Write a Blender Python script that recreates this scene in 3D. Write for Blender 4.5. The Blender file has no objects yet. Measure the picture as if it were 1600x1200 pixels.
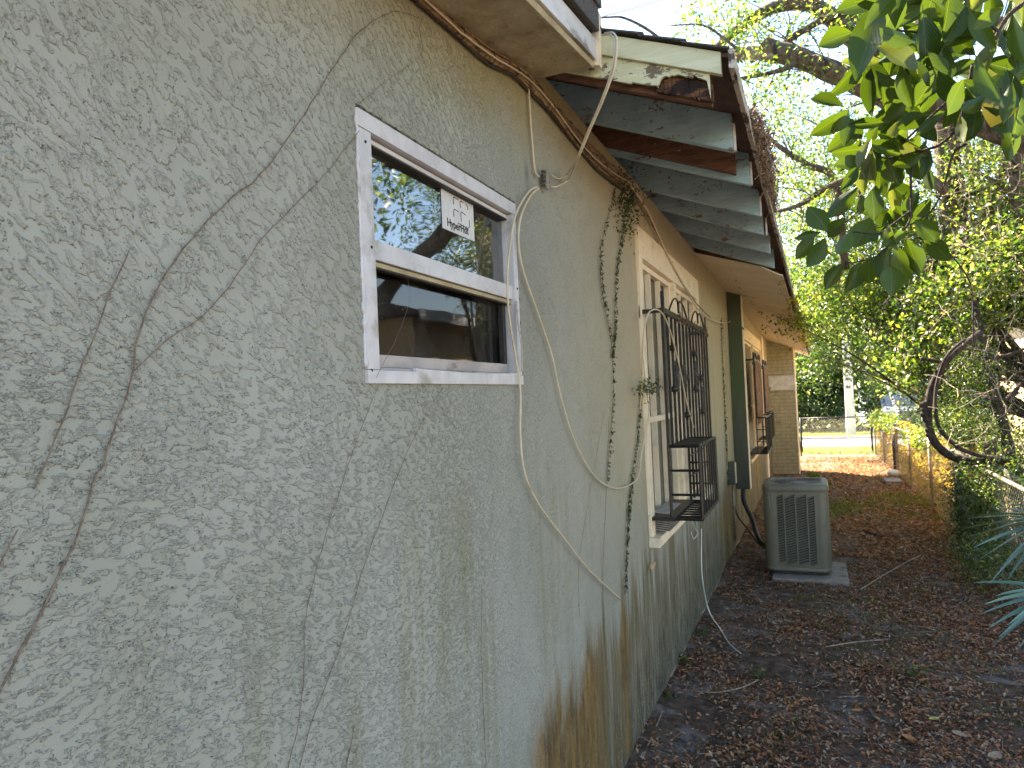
import bpy, math, random
import numpy as np
from math import sin, cos, pi, radians, atan, sqrt
from mathutils import Vector, Matrix, noise

random.seed(7)
RNG = np.random.default_rng(7)
SC = bpy.context.scene
COL = SC.collection

# ------------------------------------------------------------------ camera
CAM_F = 1109.0
CAM_H = 1.70
YAW, ROLL, PITCH = radians(22.9), radians(2.5), atan(25 / 1109.0)
_f0 = Vector((-sin(YAW), cos(YAW), 0)); _r0 = Vector((cos(YAW), sin(YAW), 0)); _u0 = Vector((0, 0, 1))
FWD = _f0 * cos(PITCH) + _u0 * sin(PITCH)
_u1 = _u0 * cos(PITCH) - _f0 * sin(PITCH)
RIGHT = _r0 * cos(ROLL) - _u1 * sin(ROLL)
UP = _u1 * cos(ROLL) + _r0 * sin(ROLL)
CPOS = Vector((0, 0, CAM_H))
cam_d = bpy.data.cameras.new("camera")
cam_d.sensor_width = 36.0
cam_d.lens = CAM_F / 1600 * 36
cam_d.clip_start = 0.05
cam_d.clip_end = 600
cam_d.dof.use_dof = True
cam_d.dof.focus_distance = 1.45
cam_d.dof.aperture_fstop = 13
cam = bpy.data.objects.new("camera", cam_d)
COL.objects.link(cam)
m3 = Matrix((RIGHT, UP, -FWD)).transposed()
cam.matrix_world = Matrix.Translation(CPOS) @ m3.to_4x4()
SC.camera = cam

# ------------------------------------------------------------------ light
SUN_AZ = radians(-50)      # from +Y (along the wall) towards +X
SUN_EL = radians(48)
world = bpy.data.worlds.new("World")
SC.world = world
world.use_nodes = True
wn = world.node_tree
sky = wn.nodes.new('ShaderNodeTexSky')
sky.sky_type = 'NISHITA'
sky.sun_disc = False
sky.sun_elevation = SUN_EL
sky.sun_rotation = SUN_AZ
sky.air_density = 1.3
sky.dust_density = 0.3
sky.ozone_density = 1.5
bg = wn.nodes['Background']
bg.inputs['Strength'].default_value = 0.065
wn.links.new(sky.outputs['Color'], bg.inputs['Color'])
sun_d = bpy.data.lights.new("sun", 'SUN')
sun_d.energy = 5.0
sun_d.angle = radians(0.53)
sun_d.color = (1.0, 0.88, 0.70)
sun = bpy.data.objects.new("sun", sun_d)
COL.objects.link(sun)
SUN_DIR = Vector((sin(SUN_AZ) * cos(SUN_EL), cos(SUN_AZ) * cos(SUN_EL), sin(SUN_EL)))
sun.rotation_euler = SUN_DIR.to_track_quat('Z', 'Y').to_euler()
SC.view_settings.view_transform = 'Standard'
SC.view_settings.look = 'None'
SC.view_settings.gamma = 1
SC.view_settings.use_curve_mapping = False
SC.view_settings.exposure = 3.08
SC.view_settings.use_white_balance = True
SC.view_settings.white_balance_temperature = 6600
SC.view_settings.white_balance_tint = 15
SC.render.engine = 'CYCLES'
SC.cycles.use_denoising = True
SC.cycles.max_bounces = 10
SC.cycles.diffuse_bounces = 8
SC.cycles.transparent_max_bounces = 8
SC.cycles.sample_clamp_indirect = 8

WX = -0.867     # plane of the stucco wall


# ------------------------------------------------------------------ places
def ray(px, py):
    return FWD * CAM_F + RIGHT * (px - 800) - UP * (py - 600)

def on_x(px, py, x=WX):          # point of a plane parallel to the wall
    d = ray(px, py); return CPOS + d * (x / d.x)

def on_y(px, py, y):             # point of a plane across the passage
    d = ray(px, py); return CPOS + d * (y / d.y)

def gz(y):                       # the ground falls away slightly
    return -0.0095 * (min(max(y, 2.0), 30.0) - 2.0)

def on_g(px, py):
    d = ray(px, py); p = None; z = 0.0
    for _ in range(6):
        p = CPOS + d * ((z - CAM_H) / d.z); z = gz(p.y)
    return p


# ------------------------------------------------------------------ builders
class MB:
    def __init__(s): s.v = []; s.f = []

    def quad(s, a, b, c, d):
        n = len(s.v); s.v += [tuple(a), tuple(b), tuple(c), tuple(d)]; s.f.append((n, n + 1, n + 2, n + 3))

    def box(s, x0, x1, y0, y1, z0, z1):
        n = len(s.v)
        s.v += [(x, y, z) for x in (x0, x1) for y in (y0, y1) for z in (z0, z1)]
        s.f += [tuple(n + i for i in q) for q in ((0, 1, 3, 2), (4, 6, 7, 5), (0, 4, 5, 1), (2, 3, 7, 6), (0, 2, 6, 4), (1, 5, 7, 3))]
        return s

    def hexa(s, p):       # 8 corners, ordered like box
        n = len(s.v); s.v += [tuple(q) for q in p]
        s.f += [tuple(n + i for i in q) for q in ((0, 1, 3, 2), (4, 6, 7, 5), (0, 4, 5, 1), (2, 3, 7, 6), (0, 2, 6, 4), (1, 5, 7, 3))]
        return s

    def tube(s, pts, r, sides=6, cap=True):
        pts = [Vector(p) for p in pts]
        if not hasattr(r, '__len__'): r = [r] * len(pts)
        n0 = len(s.v); prev = None; k = len(pts)
        for i, p in enumerate(pts):
            t = (pts[min(i + 1, k - 1)] - pts[max(i - 1, 0)])
            if t.length < 1e-9: t = Vector((0, 0, 1))
            t.normalize()
            if prev is None:
                a = Vector((0, 0, 1)) if abs(t.z) < .9 else Vector((1, 0, 0)); u = t.cross(a).normalized()
            else:
                u = prev - t * prev.dot(t)
                u = u.normalized() if u.length > 1e-6 else t.orthogonal().normalized()
            prev = u; w = t.cross(u)
            for j in range(sides):
                a = 2 * pi * j / sides
                s.v.append(tuple(p + (u * cos(a) + w * sin(a)) * r[i]))
        for i in range(k - 1):
            for j in range(sides):
                a = n0 + i * sides + j; b = n0 + i * sides + (j + 1) % sides
                s.f.append((a, b, b + sides, a + sides))
        if cap:
            s.f.append(tuple(n0 + j for j in range(sides))[::-1])
            s.f.append(tuple(n0 + (k - 1) * sides + j for j in range(sides)))
        return s

    def lathe(s, c, prof, sides=24):
        c = Vector(c); n0 = len(s.v); k = len(prof)
        for (r, z) in prof:
            for j in range(sides):
                a = 2 * pi * j / sides; s.v.append((c.x + r * cos(a), c.y + r * sin(a), c.z + z))
        for i in range(k - 1):
            for j in range(sides):
                a = n0 + i * sides + j; b = n0 + i * sides + (j + 1) % sides
                s.f.append((a, b, b + sides, a + sides))
        return s

    def ball(s, c, r, sides=8, rings=5, sq=(1, 1, 1)):
        c = Vector(c); n0 = len(s.v)
        for i in range(rings + 1):
            ph = pi * i / rings
            for j in range(sides):
                a = 2 * pi * j / sides
                s.v.append((c.x + r * sq[0] * sin(ph) * cos(a), c.y + r * sq[1] * sin(ph) * sin(a), c.z + r * sq[2] * cos(ph)))
        for i in range(rings):
            for j in range(sides):
                a = n0 + i * sides + j; b = n0 + i * sides + (j + 1) % sides
                s.f.append((a, a + sides, b + sides, b))
        return s

    def prism(s, poly, off):     # closed outline (list of Vector) pushed along off
        n = len(s.v); k = len(poly); off = Vector(off)
        s.v += [tuple(p) for p in poly] + [tuple(Vector(p) + off) for p in poly]
        s.f.append(tuple(range(n, n + k))); s.f.append(tuple(range(n + 2 * k - 1, n + k - 1, -1)))
        for i in range(k):
            j = (i + 1) % k; s.f.append((n + i, n + k + i, n + k + j, n + j))
        return s

    def mesh(s, name, m, smooth=False):
        me = bpy.data.meshes.new(name); me.from_pydata(s.v, [], s.f); me.update()
        if m: me.materials.append(m)
        if smooth: me.polygons.foreach_set('use_smooth', [True] * len(me.polygons))
        return me

    def build(s, name, m, parent=None, smooth=False, bevel=0):
        o = bpy.data.objects.new(name, s.mesh(name, m, smooth)); COL.objects.link(o)
        if parent is not None: put(o, parent)
        if bevel:
            b = o.modifiers.new('bevel', 'BEVEL'); b.width = bevel; b.segments = 2; b.limit_method = 'ANGLE'
        return o


def put(o, parent):
    o.parent = parent
    if parent.type == 'EMPTY' or True:
        o.matrix_parent_inverse = parent_matrix(parent).inverted()

def parent_matrix(p):
    m = Matrix.LocRotScale(p.location, p.rotation_euler, p.scale)
    if p.parent: m = parent_matrix(p.parent) @ p.matrix_parent_inverse @ m
    return m

def tag(o, label=None, cat=None, group=None, kind=None):
    if label: o['label'] = label
    if cat: o['category'] = cat
    if group: o['group'] = group
    if kind: o['kind'] = kind
    return o

def thing(name, label, cat, loc=(0, 0, 0), group=None):
    o = bpy.data.objects.new(name, None); COL.objects.link(o); o.location = loc
    o.empty_display_size = .1
    return tag(o, label, cat, group)

def struct(o): o['kind'] = 'structure'; return o

def shared(name, me, parent, loc=(0, 0, 0), rot=None, scale=None):
    o = bpy.data.objects.new(name, me); COL.objects.link(o)
    if parent is not None: put(o, parent)
    o.location = loc
    if rot is not None: o.rotation_mode = 'QUATERNION'; o.rotation_quaternion = rot
    if scale is not None: o.scale = scale if hasattr(scale, '__len__') else (scale,) * 3
    return o

def smooth_path(pts, n=6, jit=0):
    pts = [Vector(p) for p in pts]; out = []
    P = [pts[0]] + pts + [pts[-1]]
    for i in range(1, len(P) - 2):
        a, b, c, d = P[i - 1], P[i], P[i + 1], P[i + 2]
        for k in range(n):
            t = k / n
            q = ((b * 2) + (c - a) * t + (a * 2 - b * 5 + c * 4 - d) * t * t + (b * 3 - a - c * 3 + d) * t ** 3) * .5
            if jit: q = q + Vector((random.gauss(0, jit), random.gauss(0, jit), random.gauss(0, jit)))
            out.append(q)
    out.append(pts[-1]); return out

def raw_mesh(name, V, F, m):
    V = np.asarray(V, dtype=np.float32); F = np.asarray(F, dtype=np.int32)
    me = bpy.data.meshes.new(name); k = F.shape[1]
    me.vertices.add(len(V)); me.vertices.foreach_set('co', V.ravel())
    me.loops.add(F.size); me.loops.foreach_set('vertex_index', F.ravel())
    me.polygons.add(len(F)); me.polygons.foreach_set('loop_start', np.arange(0, F.size, k, dtype=np.int32))
    me.polygons.foreach_set('loop_total', np.full(len(F), k, dtype=np.int32))
    me.update(calc_edges=True); me.materials.append(m)
    return me

def leaf_mesh(name, C, S, m, aspect=.5, down=0.3, flat=0.0, fold=.12):
    """one folded leaf (two triangles) at each centre; flat=1 lays them down"""
    C = np.asarray(C, dtype=float); N = len(C)
    u = RNG.normal(size=(N, 3)); u[:, 2] -= down; u[:, 2] *= (1 - flat)
    u /= np.linalg.norm(u, axis=1)[:, None] + 1e-9
    n = RNG.normal(size=(N, 3)); n[:, 2] += 1.0 + flat * 4
    v = np.cross(n, u); v /= np.linalg.norm(v, axis=1)[:, None] + 1e-9
    w = np.cross(u, v)
    S = np.asarray(S, dtype=float)[:, None] if hasattr(S, '__len__') else np.full((N, 1), S)
    a = C - u * S * .5; b = C + u * S * .5
    l = C - u * S * .06 + v * S * aspect * .5 + w * S * fold; r = C - u * S * .06 - v * S * aspect * .5 + w * S * fold
    V = np.stack([a, l, b, r], axis=1).reshape(-1, 3)
    i = np.arange(N) * 4
    F = np.stack([np.stack([i, i + 2, i + 1], 1), np.stack([i, i + 3, i + 2], 1)], axis=1).reshape(-1, 3)
    return raw_mesh(name, V, F, m)

def link(name, me, parent=None, kind=None):
    o = bpy.data.objects.new(name, me); COL.objects.link(o)
    if parent is not None: put(o, parent)
    if kind: o['kind'] = kind
    return o

def cloud_points(blobs, n, clump=.12, per=14):
    """blobs: (centre, radii, weight) -> leaf centres gathered in small clumps"""
    W = np.array([b[2] for b in blobs], float); W /= W.sum(); out = []
    for (c, r, _), w in zip(blobs, W):
        k = max(1, int(n * w / per))
        d = RNG.normal(size=(k, 3)); d /= np.linalg.norm(d, axis=1)[:, None]
        rad = RNG.random(k) ** .42
        cc = np.array(c) + d * rad[:, None] * np.array(r)
        p = np.repeat(cc, per, axis=0) + RNG.normal(size=(k * per, 3)) * clump
        out.append(p)
    return np.concatenate(out)


# ------------------------------------------------------------------ materials
class NT:
    def __init__(s, name):
        s.m = bpy.data.materials.new(name); s.m.use_nodes = True; s.t = s.m.node_tree
        s.b = s.t.nodes['Principled BSDF']; s.out = s.t.nodes['Material Output']

    def n(s, typ, **kw):
        o = s.t.nodes.new('ShaderNode' + typ)
        for k, v in kw.items(): setattr(o, k, v)
        return o

    def set(s, sock, v):
        if isinstance(v, bpy.types.NodeSocket): s.t.links.new(v, sock)
        elif isinstance(v, (tuple, list)) and len(v) == 3 and len(sock.default_value) == 4: sock.default_value = (*v, 1)
        else: sock.default_value = v

    def math(s, op, a, b=0.0, c=0.0, clamp=False):
        o = s.n('Math', operation=op, use_clamp=clamp)
        s.set(o.inputs[0], a); s.set(o.inputs[1], b); s.set(o.inputs[2], c); return o.outputs[0]

    def pos(s): return s.n('NewGeometry').outputs['Position']

    def xyz(s, v):
        o = s.n('SeparateXYZ'); s.set(o.inputs[0], v); return o.outputs

    def comb(s, x, y, z):
        o = s.n('CombineXYZ')
        for i, q in enumerate((x, y, z)): s.set(o.inputs[i], q)
        return o.outputs[0]

    def mapping(s, v, scale=(1, 1, 1), rot=(0, 0, 0), loc=(0, 0, 0)):
        o = s.n('Mapping'); s.set(o.inputs['Vector'], v)
        o.inputs['Scale'].default_value = scale; o.inputs['Rotation'].default_value = rot; o.inputs['Location'].default_value = loc
        return o.outputs[0]

    def noise(s, v, scale, detail=3, rough=.55, dist=0.0, out='Fac'):
        o = s.n('TexNoise'); s.set(o.inputs['Vector'], v); s.set(o.inputs['Scale'], scale)
        o.inputs['Detail'].default_value = detail; o.inputs['Roughness'].default_value = rough; o.inputs['Distortion'].default_value = dist
        return o.outputs[out]

    def vor(s, v, scale, feature='F1', out='Distance', rnd=1.0):
        o = s.n('TexVoronoi', feature=feature); s.set(o.inputs['Vector'], v); s.set(o.inputs['Scale'], scale)
        o.inputs['Randomness'].default_value = rnd
        return o.outputs[out]

    def step(s, v, lo, hi, a=0.0, b=1.0):
        o = s.n('MapRange', interpolation_type='SMOOTHSTEP')
        s.set(o.inputs[0], v); s.set(o.inputs[1], lo); s.set(o.inputs[2], hi); s.set(o.inputs[3], a); s.set(o.inputs[4], b)
        return o.outputs[0]

    def mix(s, f, a, b, typ='MIX'):
        o = s.n('Mix', data_type='RGBA', blend_type=typ)
        s.set(o.inputs[0], f); s.set(o.inputs[6], a); s.set(o.inputs[7], b); return o.outputs[2]

    def ramp(s, v, stops):
        o = s.n('ValToRGB'); s.set(o.inputs[0], v); e = o.color_ramp.elements
        while len(e) < len(stops): e.new(.5)
        for el, (p, c) in zip(e, stops): el.position = p; el.color = (*c, 1)
        return o.outputs[0]

    def bump(s, h, strength=.5, dist=.01, normal=None):
        o = s.n('Bump'); s.set(o.inputs['Height'], h); o.inputs['Strength'].default_value = strength; o.inputs['Distance'].default_value = dist
        if normal is not None: s.set(o.inputs['Normal'], normal)
        return o.outputs[0]

    def done(s, col=None, rough=None, normal=None, metal=None, spec=None):
        if col is not None: s.set(s.b.inputs['Base Color'], col)
        if rough is not None: s.set(s.b.inputs['Roughness'], rough)
        if normal is not None: s.set(s.b.inputs['Normal'], normal)
        if metal is not None: s.set(s.b.inputs['Metallic'], metal)
        if spec is not None: s.set(s.b.inputs['Specular IOR Level'], spec)
        return s.m


def simple(name, c1, c2, scale=20, rough=.7, bump=.3, bdist=.002, metal=0, stretch=(1, 1, 1), c3=None, t3=(.62, .7)):
    t = NT(name); p = t.mapping(t.pos(), stretch)
    n = t.noise(p, scale, 5, .6)
    col = t.mix(t.step(n, .35, .65), c1, c2)
    if c3 is not None:
        col = t.mix(t.step(t.noise(p, scale * .37, 6, .65), *t3), col, c3)
    n2 = t.noise(p, scale * 4, 4, .6)
    return t.done(col, rough, t.bump(n2, bump, bdist), metal)


def stucco():
    t = NT('stucco'); P = t.pos(); x, y, z = t.xyz(P)
    base = t.comb(0.0, y, z)
    # slow swirl of the trowel direction
    wob = t.noise(base, 1.3, 1, .5, 0, 'Color')
    o = t.n('VectorMath', operation='MULTIPLY_ADD'); t.set(o.inputs[0], wob); o.inputs[1].default_value = (0, .12, .12); t.set(o.inputs[2], base)
    pw = o.outputs[0]
    upper = t.step(t.math('ADD', z, t.math('MULTIPLY', t.noise(base, 1.1, 2), .9)), 1.95, 2.35)
    def layer(ang, sc, stretch):
        q = t.mapping(pw, (1, stretch, 1), (radians(ang), 0, 0))
        o = t.n('Mapping', vector_type='POINT')
        return q
    # long trowel plateaus: rotate, then squeeze along the stroke
    def aniso(ang, k):
        r = t.mapping(pw, (1, 1, 1), (radians(ang), 0, 0))
        return t.mapping(r, (1, k, 1))
    nA = t.noise(aniso(40, .40), 72, 3, .52, .15)
    nB = t.noise(aniso(8, .46), 80, 4, .60, .2)
    n = t.math('ADD', t.math('MULTIPLY', nA, upper), t.math('MULTIPLY', nB, t.math('SUBTRACT', 1.0, upper)))
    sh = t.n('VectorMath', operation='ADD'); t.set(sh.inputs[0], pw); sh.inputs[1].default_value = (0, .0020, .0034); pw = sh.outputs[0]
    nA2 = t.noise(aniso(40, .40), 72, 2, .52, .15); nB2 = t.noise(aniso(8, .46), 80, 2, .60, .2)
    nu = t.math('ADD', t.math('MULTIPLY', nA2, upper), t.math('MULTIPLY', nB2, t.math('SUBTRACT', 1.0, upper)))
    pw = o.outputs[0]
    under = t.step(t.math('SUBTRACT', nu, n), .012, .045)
    # calmer and rougher areas
    calm = t.step(t.noise(base, 5.1, 3), .38, .62, -.035, .035)
    n = t.math('ADD', n, calm)
    # coarse near the viewer, finer sand further along
    far = t.step(y, 1.2, 2.2)
    nf = t.noise(pw, 105, 5, .68, .3)
    n = t.math('ADD', t.math('MULTIPLY', n, t.math('SUBTRACT', 1.0, far)), t.math('MULTIPLY', nf, far))
    plate = t.step(n, .485, .525)
    lip = t.math('MULTIPLY', t.step(n, .488, .515), t.step(n, .60, .525))   # raised edge of each plateau
    fine = t.noise(base, 320, 3, .6)
    crumb = t.step(t.noise(base, 150, 4, .62), .50, .58)
    crumb = t.math('MULTIPLY', crumb, t.math('MULTIPLY', t.step(t.noise(base, 13, 3), .46, .60), t.step(n, .46, .56)))
    amp = t.math('SUBTRACT', 1.0, t.math('MULTIPLY', far, .62))
    h = t.math('ADD', t.math('MULTIPLY', plate, .75), t.math('MULTIPLY', lip, .30))
    h = t.math('MULTIPLY', h, amp)
    h = t.math('ADD', h, t.math('ADD', t.math('MULTIPLY', fine, .10), t.math('MULTIPLY', crumb, .42)))
    h = t.math('ADD', h, t.math('MULTIPLY', t.noise(base, 6, 2), 1.2))
    # --- paint colour
    col = t.mix(t.step(t.noise(base, 1.7, 4), .35, .65), (.292, .304, .256), (.336, .346, .302))
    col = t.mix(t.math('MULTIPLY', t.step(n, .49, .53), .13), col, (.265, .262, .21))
    # shade painted below the plateau edges, with some speckled grime
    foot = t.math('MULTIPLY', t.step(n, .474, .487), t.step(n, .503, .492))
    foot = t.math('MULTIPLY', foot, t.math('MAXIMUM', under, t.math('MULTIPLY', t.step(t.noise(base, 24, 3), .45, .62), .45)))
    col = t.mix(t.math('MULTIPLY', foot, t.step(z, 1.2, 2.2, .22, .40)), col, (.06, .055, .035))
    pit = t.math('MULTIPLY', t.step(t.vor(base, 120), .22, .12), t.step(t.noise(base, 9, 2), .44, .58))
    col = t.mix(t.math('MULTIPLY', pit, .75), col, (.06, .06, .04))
    # --- rain streaks
    sv = t.mapping(base, (1, 26, 1.6))
    streak = t.noise(sv, 1.0, 5, .62, .15)
    sv2 = t.mapping(base, (1, 7, .55))
    broad = t.noise(sv2, 1.0, 4, .6, .1)
    band = t.math('MULTIPLY', t.step(z, 1.65, 1.25), t.math('MULTIPLY', t.step(z, .3, .8), t.step(y, .75, 1.1, .35, 1)))
    g = t.math('MULTIPLY', t.math('MULTIPLY', t.step(broad, .45, .62), band), t.step(streak, .35, .65))
    col = t.mix(t.math('MULTIPLY', g, .55), col, (.22, .215, .11))
    # --- damp climbing from the ground: green-grey, dark and rust
    top = t.math('ADD', t.step(y, 1.7, 3.2, .25, .78), t.math('MULTIPLY', t.math('SUBTRACT', broad, .5), 1.8))
    top = t.math('ADD', top, t.math('MULTIPLY', t.math('SUBTRACT', streak, .5), .55))
    d = t.math('SUBTRACT', top, z)
    grime = t.math('MULTIPLY', t.step(d, -.12, .22), t.step(y, 1.5, 2.2))
    col = t.mix(t.math('MULTIPLY', grime, t.step(streak, .30, .62, .45, .95)), col, (.135, .118, .062))
    dark = t.math('MULTIPLY', t.step(d, .18, .62), t.step(t.noise(t.mapping(base, (1, 40, 6)), 1.0, 4, .7), .42, .6))
    dark = t.math('MULTIPLY', dark, t.step(y, 2.4, 3.4))
    col = t.mix(t.math('MULTIPLY', dark, .9), col, (.042, .040, .026))
    rs = t.noise(t.mapping(base, (1, 5, 1.1), (0, 0, 0), (0, 3.3, 1.0)), 1.0, 5, .65, .2)
    rust = t.math('MULTIPLY', t.math('MULTIPLY', t.step(d, -.02, .25), t.step(rs, .47, .60)), t.step(y, 3.9, 3.2))
    rust2 = t.math('MULTIPLY', t.math('MULTIPLY', t.step(y, 1.98, 2.20), t.step(y, 3.05, 2.75)),
                   t.step(t.math('ADD', z, t.math('MULTIPLY', t.math('SUBTRACT', .5, rs), .9)), .80, .58))
    rust = t.math('MAXIMUM', rust, rust2)
    col = t.mix(t.math('MULTIPLY', rust, t.step(t.noise(t.mapping(base, (1, 60, 12)), 1.0, 5, .75), .30, .55, .55, 1.0)), col, t.mix(t.step(t.noise(t.mapping(base, (1, 22, 3)), 1.0, 4, .7), .38, .62), (.10, .065, .025), (.24, .145, .04)))
    # mustard algae further along, under the windows
    ysp = t.math('MULTIPLY', t.step(t.noise(t.mapping(base, (1, 3.2, .7), (0, 0, 0), (0, 1.7, 0)), 1.0, 4), .50, .60), t.math('MULTIPLY', t.step(z, 1.5, .7), t.step(y, 6.0, 7.4)))
    ysp = t.math('MULTIPLY', ysp, t.step(streak, .3, .6, .3, 1.0))
    col = t.mix(t.math('MULTIPLY', ysp, .85), col, (.30, .20, .045))
    # lime flakes low down
    fl = t.math('MULTIPLY', t.step(t.noise(base, 55, 6, .75), .60, .64), t.step(z, .55, .0))
    fl = t.math('MULTIPLY', fl, t.step(y, 1.8, 2.3))
    col = t.mix(t.math('MULTIPLY', fl, .7), col, (.60, .57, .50))
    lime = t.step(t.math('ADD', t.math('SUBTRACT', z, t.math('MULTIPLY', y, -.0095)), t.math('MULTIPLY', t.noise(base, 7, 6, .7), .10)), .105, .075)
    col = t.mix(t.math('MULTIPLY', lime, .8), col, (.50, .49, .45))
    # yellow dust under the eaves and along the cable run
    ln = t.math('ADD', t.math('MULTIPLY', y, .12), 2.36)
    up = t.step(t.math('ADD', t.math('SUBTRACT', z, ln), t.math('MULTIPLY', t.noise(base, 3.0, 4), .3)), .0, .32)
    up = t.math('MULTIPLY', up, t.step(y, 1.2, 2.1, .5, 1.0))
    col = t.mix(t.math('MULTIPLY', up, .85), col, (.31, .265, .12))
    warm = t.math('MULTIPLY', t.step(y, 2.0, 4.5), .75)  # warm bounced sunlight painted into the wall colour further along
    col = t.mix(t.math('MULTIPLY', warm, t.step(z, .6, 1.6)), col, (.50, .42, .25))
    # long dark drips beyond the barred window
    dr = t.math('MULTIPLY', t.step(t.noise(t.mapping(base, (1, 14, .35)), 1.0, 3), .56, .66), t.step(y, 5.8, 6.6))
    col = t.mix(t.math('MULTIPLY', dr, .6), col, (.13, .12, .08))
    # puff of black soot between window and splitter
    so = t.n('VectorMath', operation='DISTANCE'); t.set(so.inputs[0], t.mapping(base, (1, 1.5, .75)))
    so.inputs[1].default_value = (0, 2.262 * 1.5, 2.475 * .75)
    col = t.mix(t.math('MULTIPLY', t.step(so.outputs['Value'], .055, .0), .6), col, (.10, .12, .12))
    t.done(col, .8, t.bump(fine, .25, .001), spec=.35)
    dsp = t.n('Displacement'); t.set(dsp.inputs['Height'], h); dsp.inputs['Midlevel'].default_value = .9; dsp.inputs['Scale'].default_value = .0035
    t.t.links.new(dsp.outputs[0], t.out.inputs['Displacement'])
    t.m.displacement_method = 'BOTH'
    return t.m


def leafmat(name, stops, trans=.45, rough=.45, trans_gain=1.5, spec=.5):
    t = NT(name); r = t.n('NewGeometry').outputs['Random Per Island']
    col = t.ramp(r, stops)
    t.done(col, rough, spec=spec)
    tr = t.n('BsdfTranslucent')
    tc = t.mix(1.0, col, (trans_gain, trans_gain * 1.02, trans_gain * .45), 'MULTIPLY')
    t.set(tr.inputs['Color'], tc)
    mx = t.n('MixShader'); mx.inputs[0].default_value = trans
    t.t.links.new(t.b.outputs[0], mx.inputs[1]); t.t.links.new(tr.outputs[0], mx.inputs[2])
    t.t.links.new(mx.outputs[0], t.out.inputs['Surface'])
    return t.m


def glassmat(name, tint, refl):
    t = NT(name)
    tr = t.n('BsdfTransparent'); tr.inputs[0].default_value = (*tint, 1)
    gl = t.n('BsdfGlossy'); gl.inputs['Roughness'].default_value = .02; gl.inputs['Color'].default_value = (.95, .97, 1, 1)
    wv = t.noise(t.pos(), 2.2, 2); t.set(gl.inputs['Normal'], t.bump(wv, .12, .02))
    df = t.n('BsdfDiffuse'); df.inputs['Color'].default_value = (.22, .21, .19, 1)
    a = t.n('MixShader'); a.inputs[0].default_value = refl
    t.t.links.new(tr.outputs[0], a.inputs[1]); t.t.links.new(gl.outputs[0], a.inputs[2])
    b = t.n('MixShader')
    dirt = t.math('ADD', t.step(t.noise(t.pos(), 5, 5, .65), .45, .8, .02, .18), t.step(t.noise(t.pos(), 160, 2), .70, .74, 0, .5))
    t.set(b.inputs[0], dirt)
    t.t.links.new(a.outputs[0], b.inputs[1]); t.t.links.new(df.outputs[0], b.inputs[2])
    t.t.links.new(b.outputs[0], t.out.inputs['Surface'])
    return t.m


def groundmat():
    t = NT('soil'); P = t.pos(); x, y, z = t.xyz(P)
    n1 = t.noise(P, 2.3, 6, .65); n2 = t.noise(P, 14, 6, .7); n3 = t.noise(P, 90, 4, .7)
    col = t.mix(t.step(n2, .35, .65), (.055, .038, .028), (.14, .095, .068))
    bare = t.math('MULTIPLY', t.step(n1, .50, .60), t.step(n2, .36, .55))
    col = t.mix(t.math('MULTIPLY', bare, t.step(n3, .35, .6, .5, 1)), col, (.20, .182, .172))
    # dry reddish leaf mould further on, then thin grass
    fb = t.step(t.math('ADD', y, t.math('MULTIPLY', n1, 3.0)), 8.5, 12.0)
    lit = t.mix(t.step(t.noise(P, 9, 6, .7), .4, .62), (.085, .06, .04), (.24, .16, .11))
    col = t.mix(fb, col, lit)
    gr = t.math('MULTIPLY', t.step(n1, .46, .58), t.math('MULTIPLY', t.step(y, 9.0, 11.0), t.step(y, 17.5, 14.5)))
    col = t.mix(t.math('MULTIPLY', gr, t.step(n2, .35, .55)), col, (.135, .115, .04))
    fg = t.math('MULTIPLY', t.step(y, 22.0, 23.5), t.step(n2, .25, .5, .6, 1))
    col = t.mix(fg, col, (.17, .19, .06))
    h = t.math('ADD', n2, t.math('MULTIPLY', n3, .5))
    return t.done(col, .95, t.bump(h, .8, .02), spec=.2)


def woodmat(name, c1, c2, along='x', rough=.75, chip=None, chip_t=(.6, .63), bd=.003):
    t = NT(name); P = t.pos()
    sc = {'x': (.12, 1, 1), 'y': (1, .12, 1), 'z': (1, 1, .12)}[along]
    g = t.noise(t.mapping(P, sc), 60, 5, .65, .6)
    col = t.mix(t.step(g, .35, .65), c1, c2)
    h = g
    if chip:
        c = t.noise(t.mapping(P, tuple(.4 + .6 * q for q in sc)), 22, 6, .7)
        f = t.step(c, *chip_t); col = t.mix(f, col, chip); h = t.math('SUBTRACT', g, t.math('MULTIPLY', f, 1.5))
    dirt = t.step(t.noise(P, 6, 5, .6), .5, .75, 0, .5)
    col = t.mix(dirt, col, tuple(q * .45 for q in c1))
    return t.done(col, rough, t.bump(h, .5, bd))


M = {}
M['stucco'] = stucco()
M['soil'] = groundmat()
M['alu'] = simple('painted_aluminium', (.50, .50, .515), (.60, .60, .61), 14, .38, .15, .0006, 0, (1, 1, 1), (.30, .28, .25), (.52, .72))
M['alu_old'] = simple('oxidised_aluminium', (.34, .32, .33), (.46, .43, .42), 30, .45, .2, .0008, .3, (1, .3, 1), (.18, .15, .12), (.6, .7))
M['rubber'] = simple('black_rubber', (.012, .012, .012), (.03, .028, .025), 40, .6)
M['caulk'] = simple('dirty_caulk', (.04, .04, .022), (.17, .165, .10), 90, .95, .8, .004)
M['glass'] = glassmat('window_glass', (.62, .64, .62), .23)
M['glass_low'] = glassmat('screened_glass', (.42, .42, .42), .07)
M['dark_room'] = simple('dim_room', (.030, .029, .028), (.055, .052, .05), 4, .9)
M['cream'] = woodmat('cream_paint', (.78, .67, .49), (.83, .73, .55), 'z', .6, (.28, .22, .14), (.66, .68))
M['cream_y'] = woodmat('cream_trim', (.78, .67, .49), (.83, .73, .55), 'y', .6, (.25, .2, .13), (.64, .67))
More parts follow.
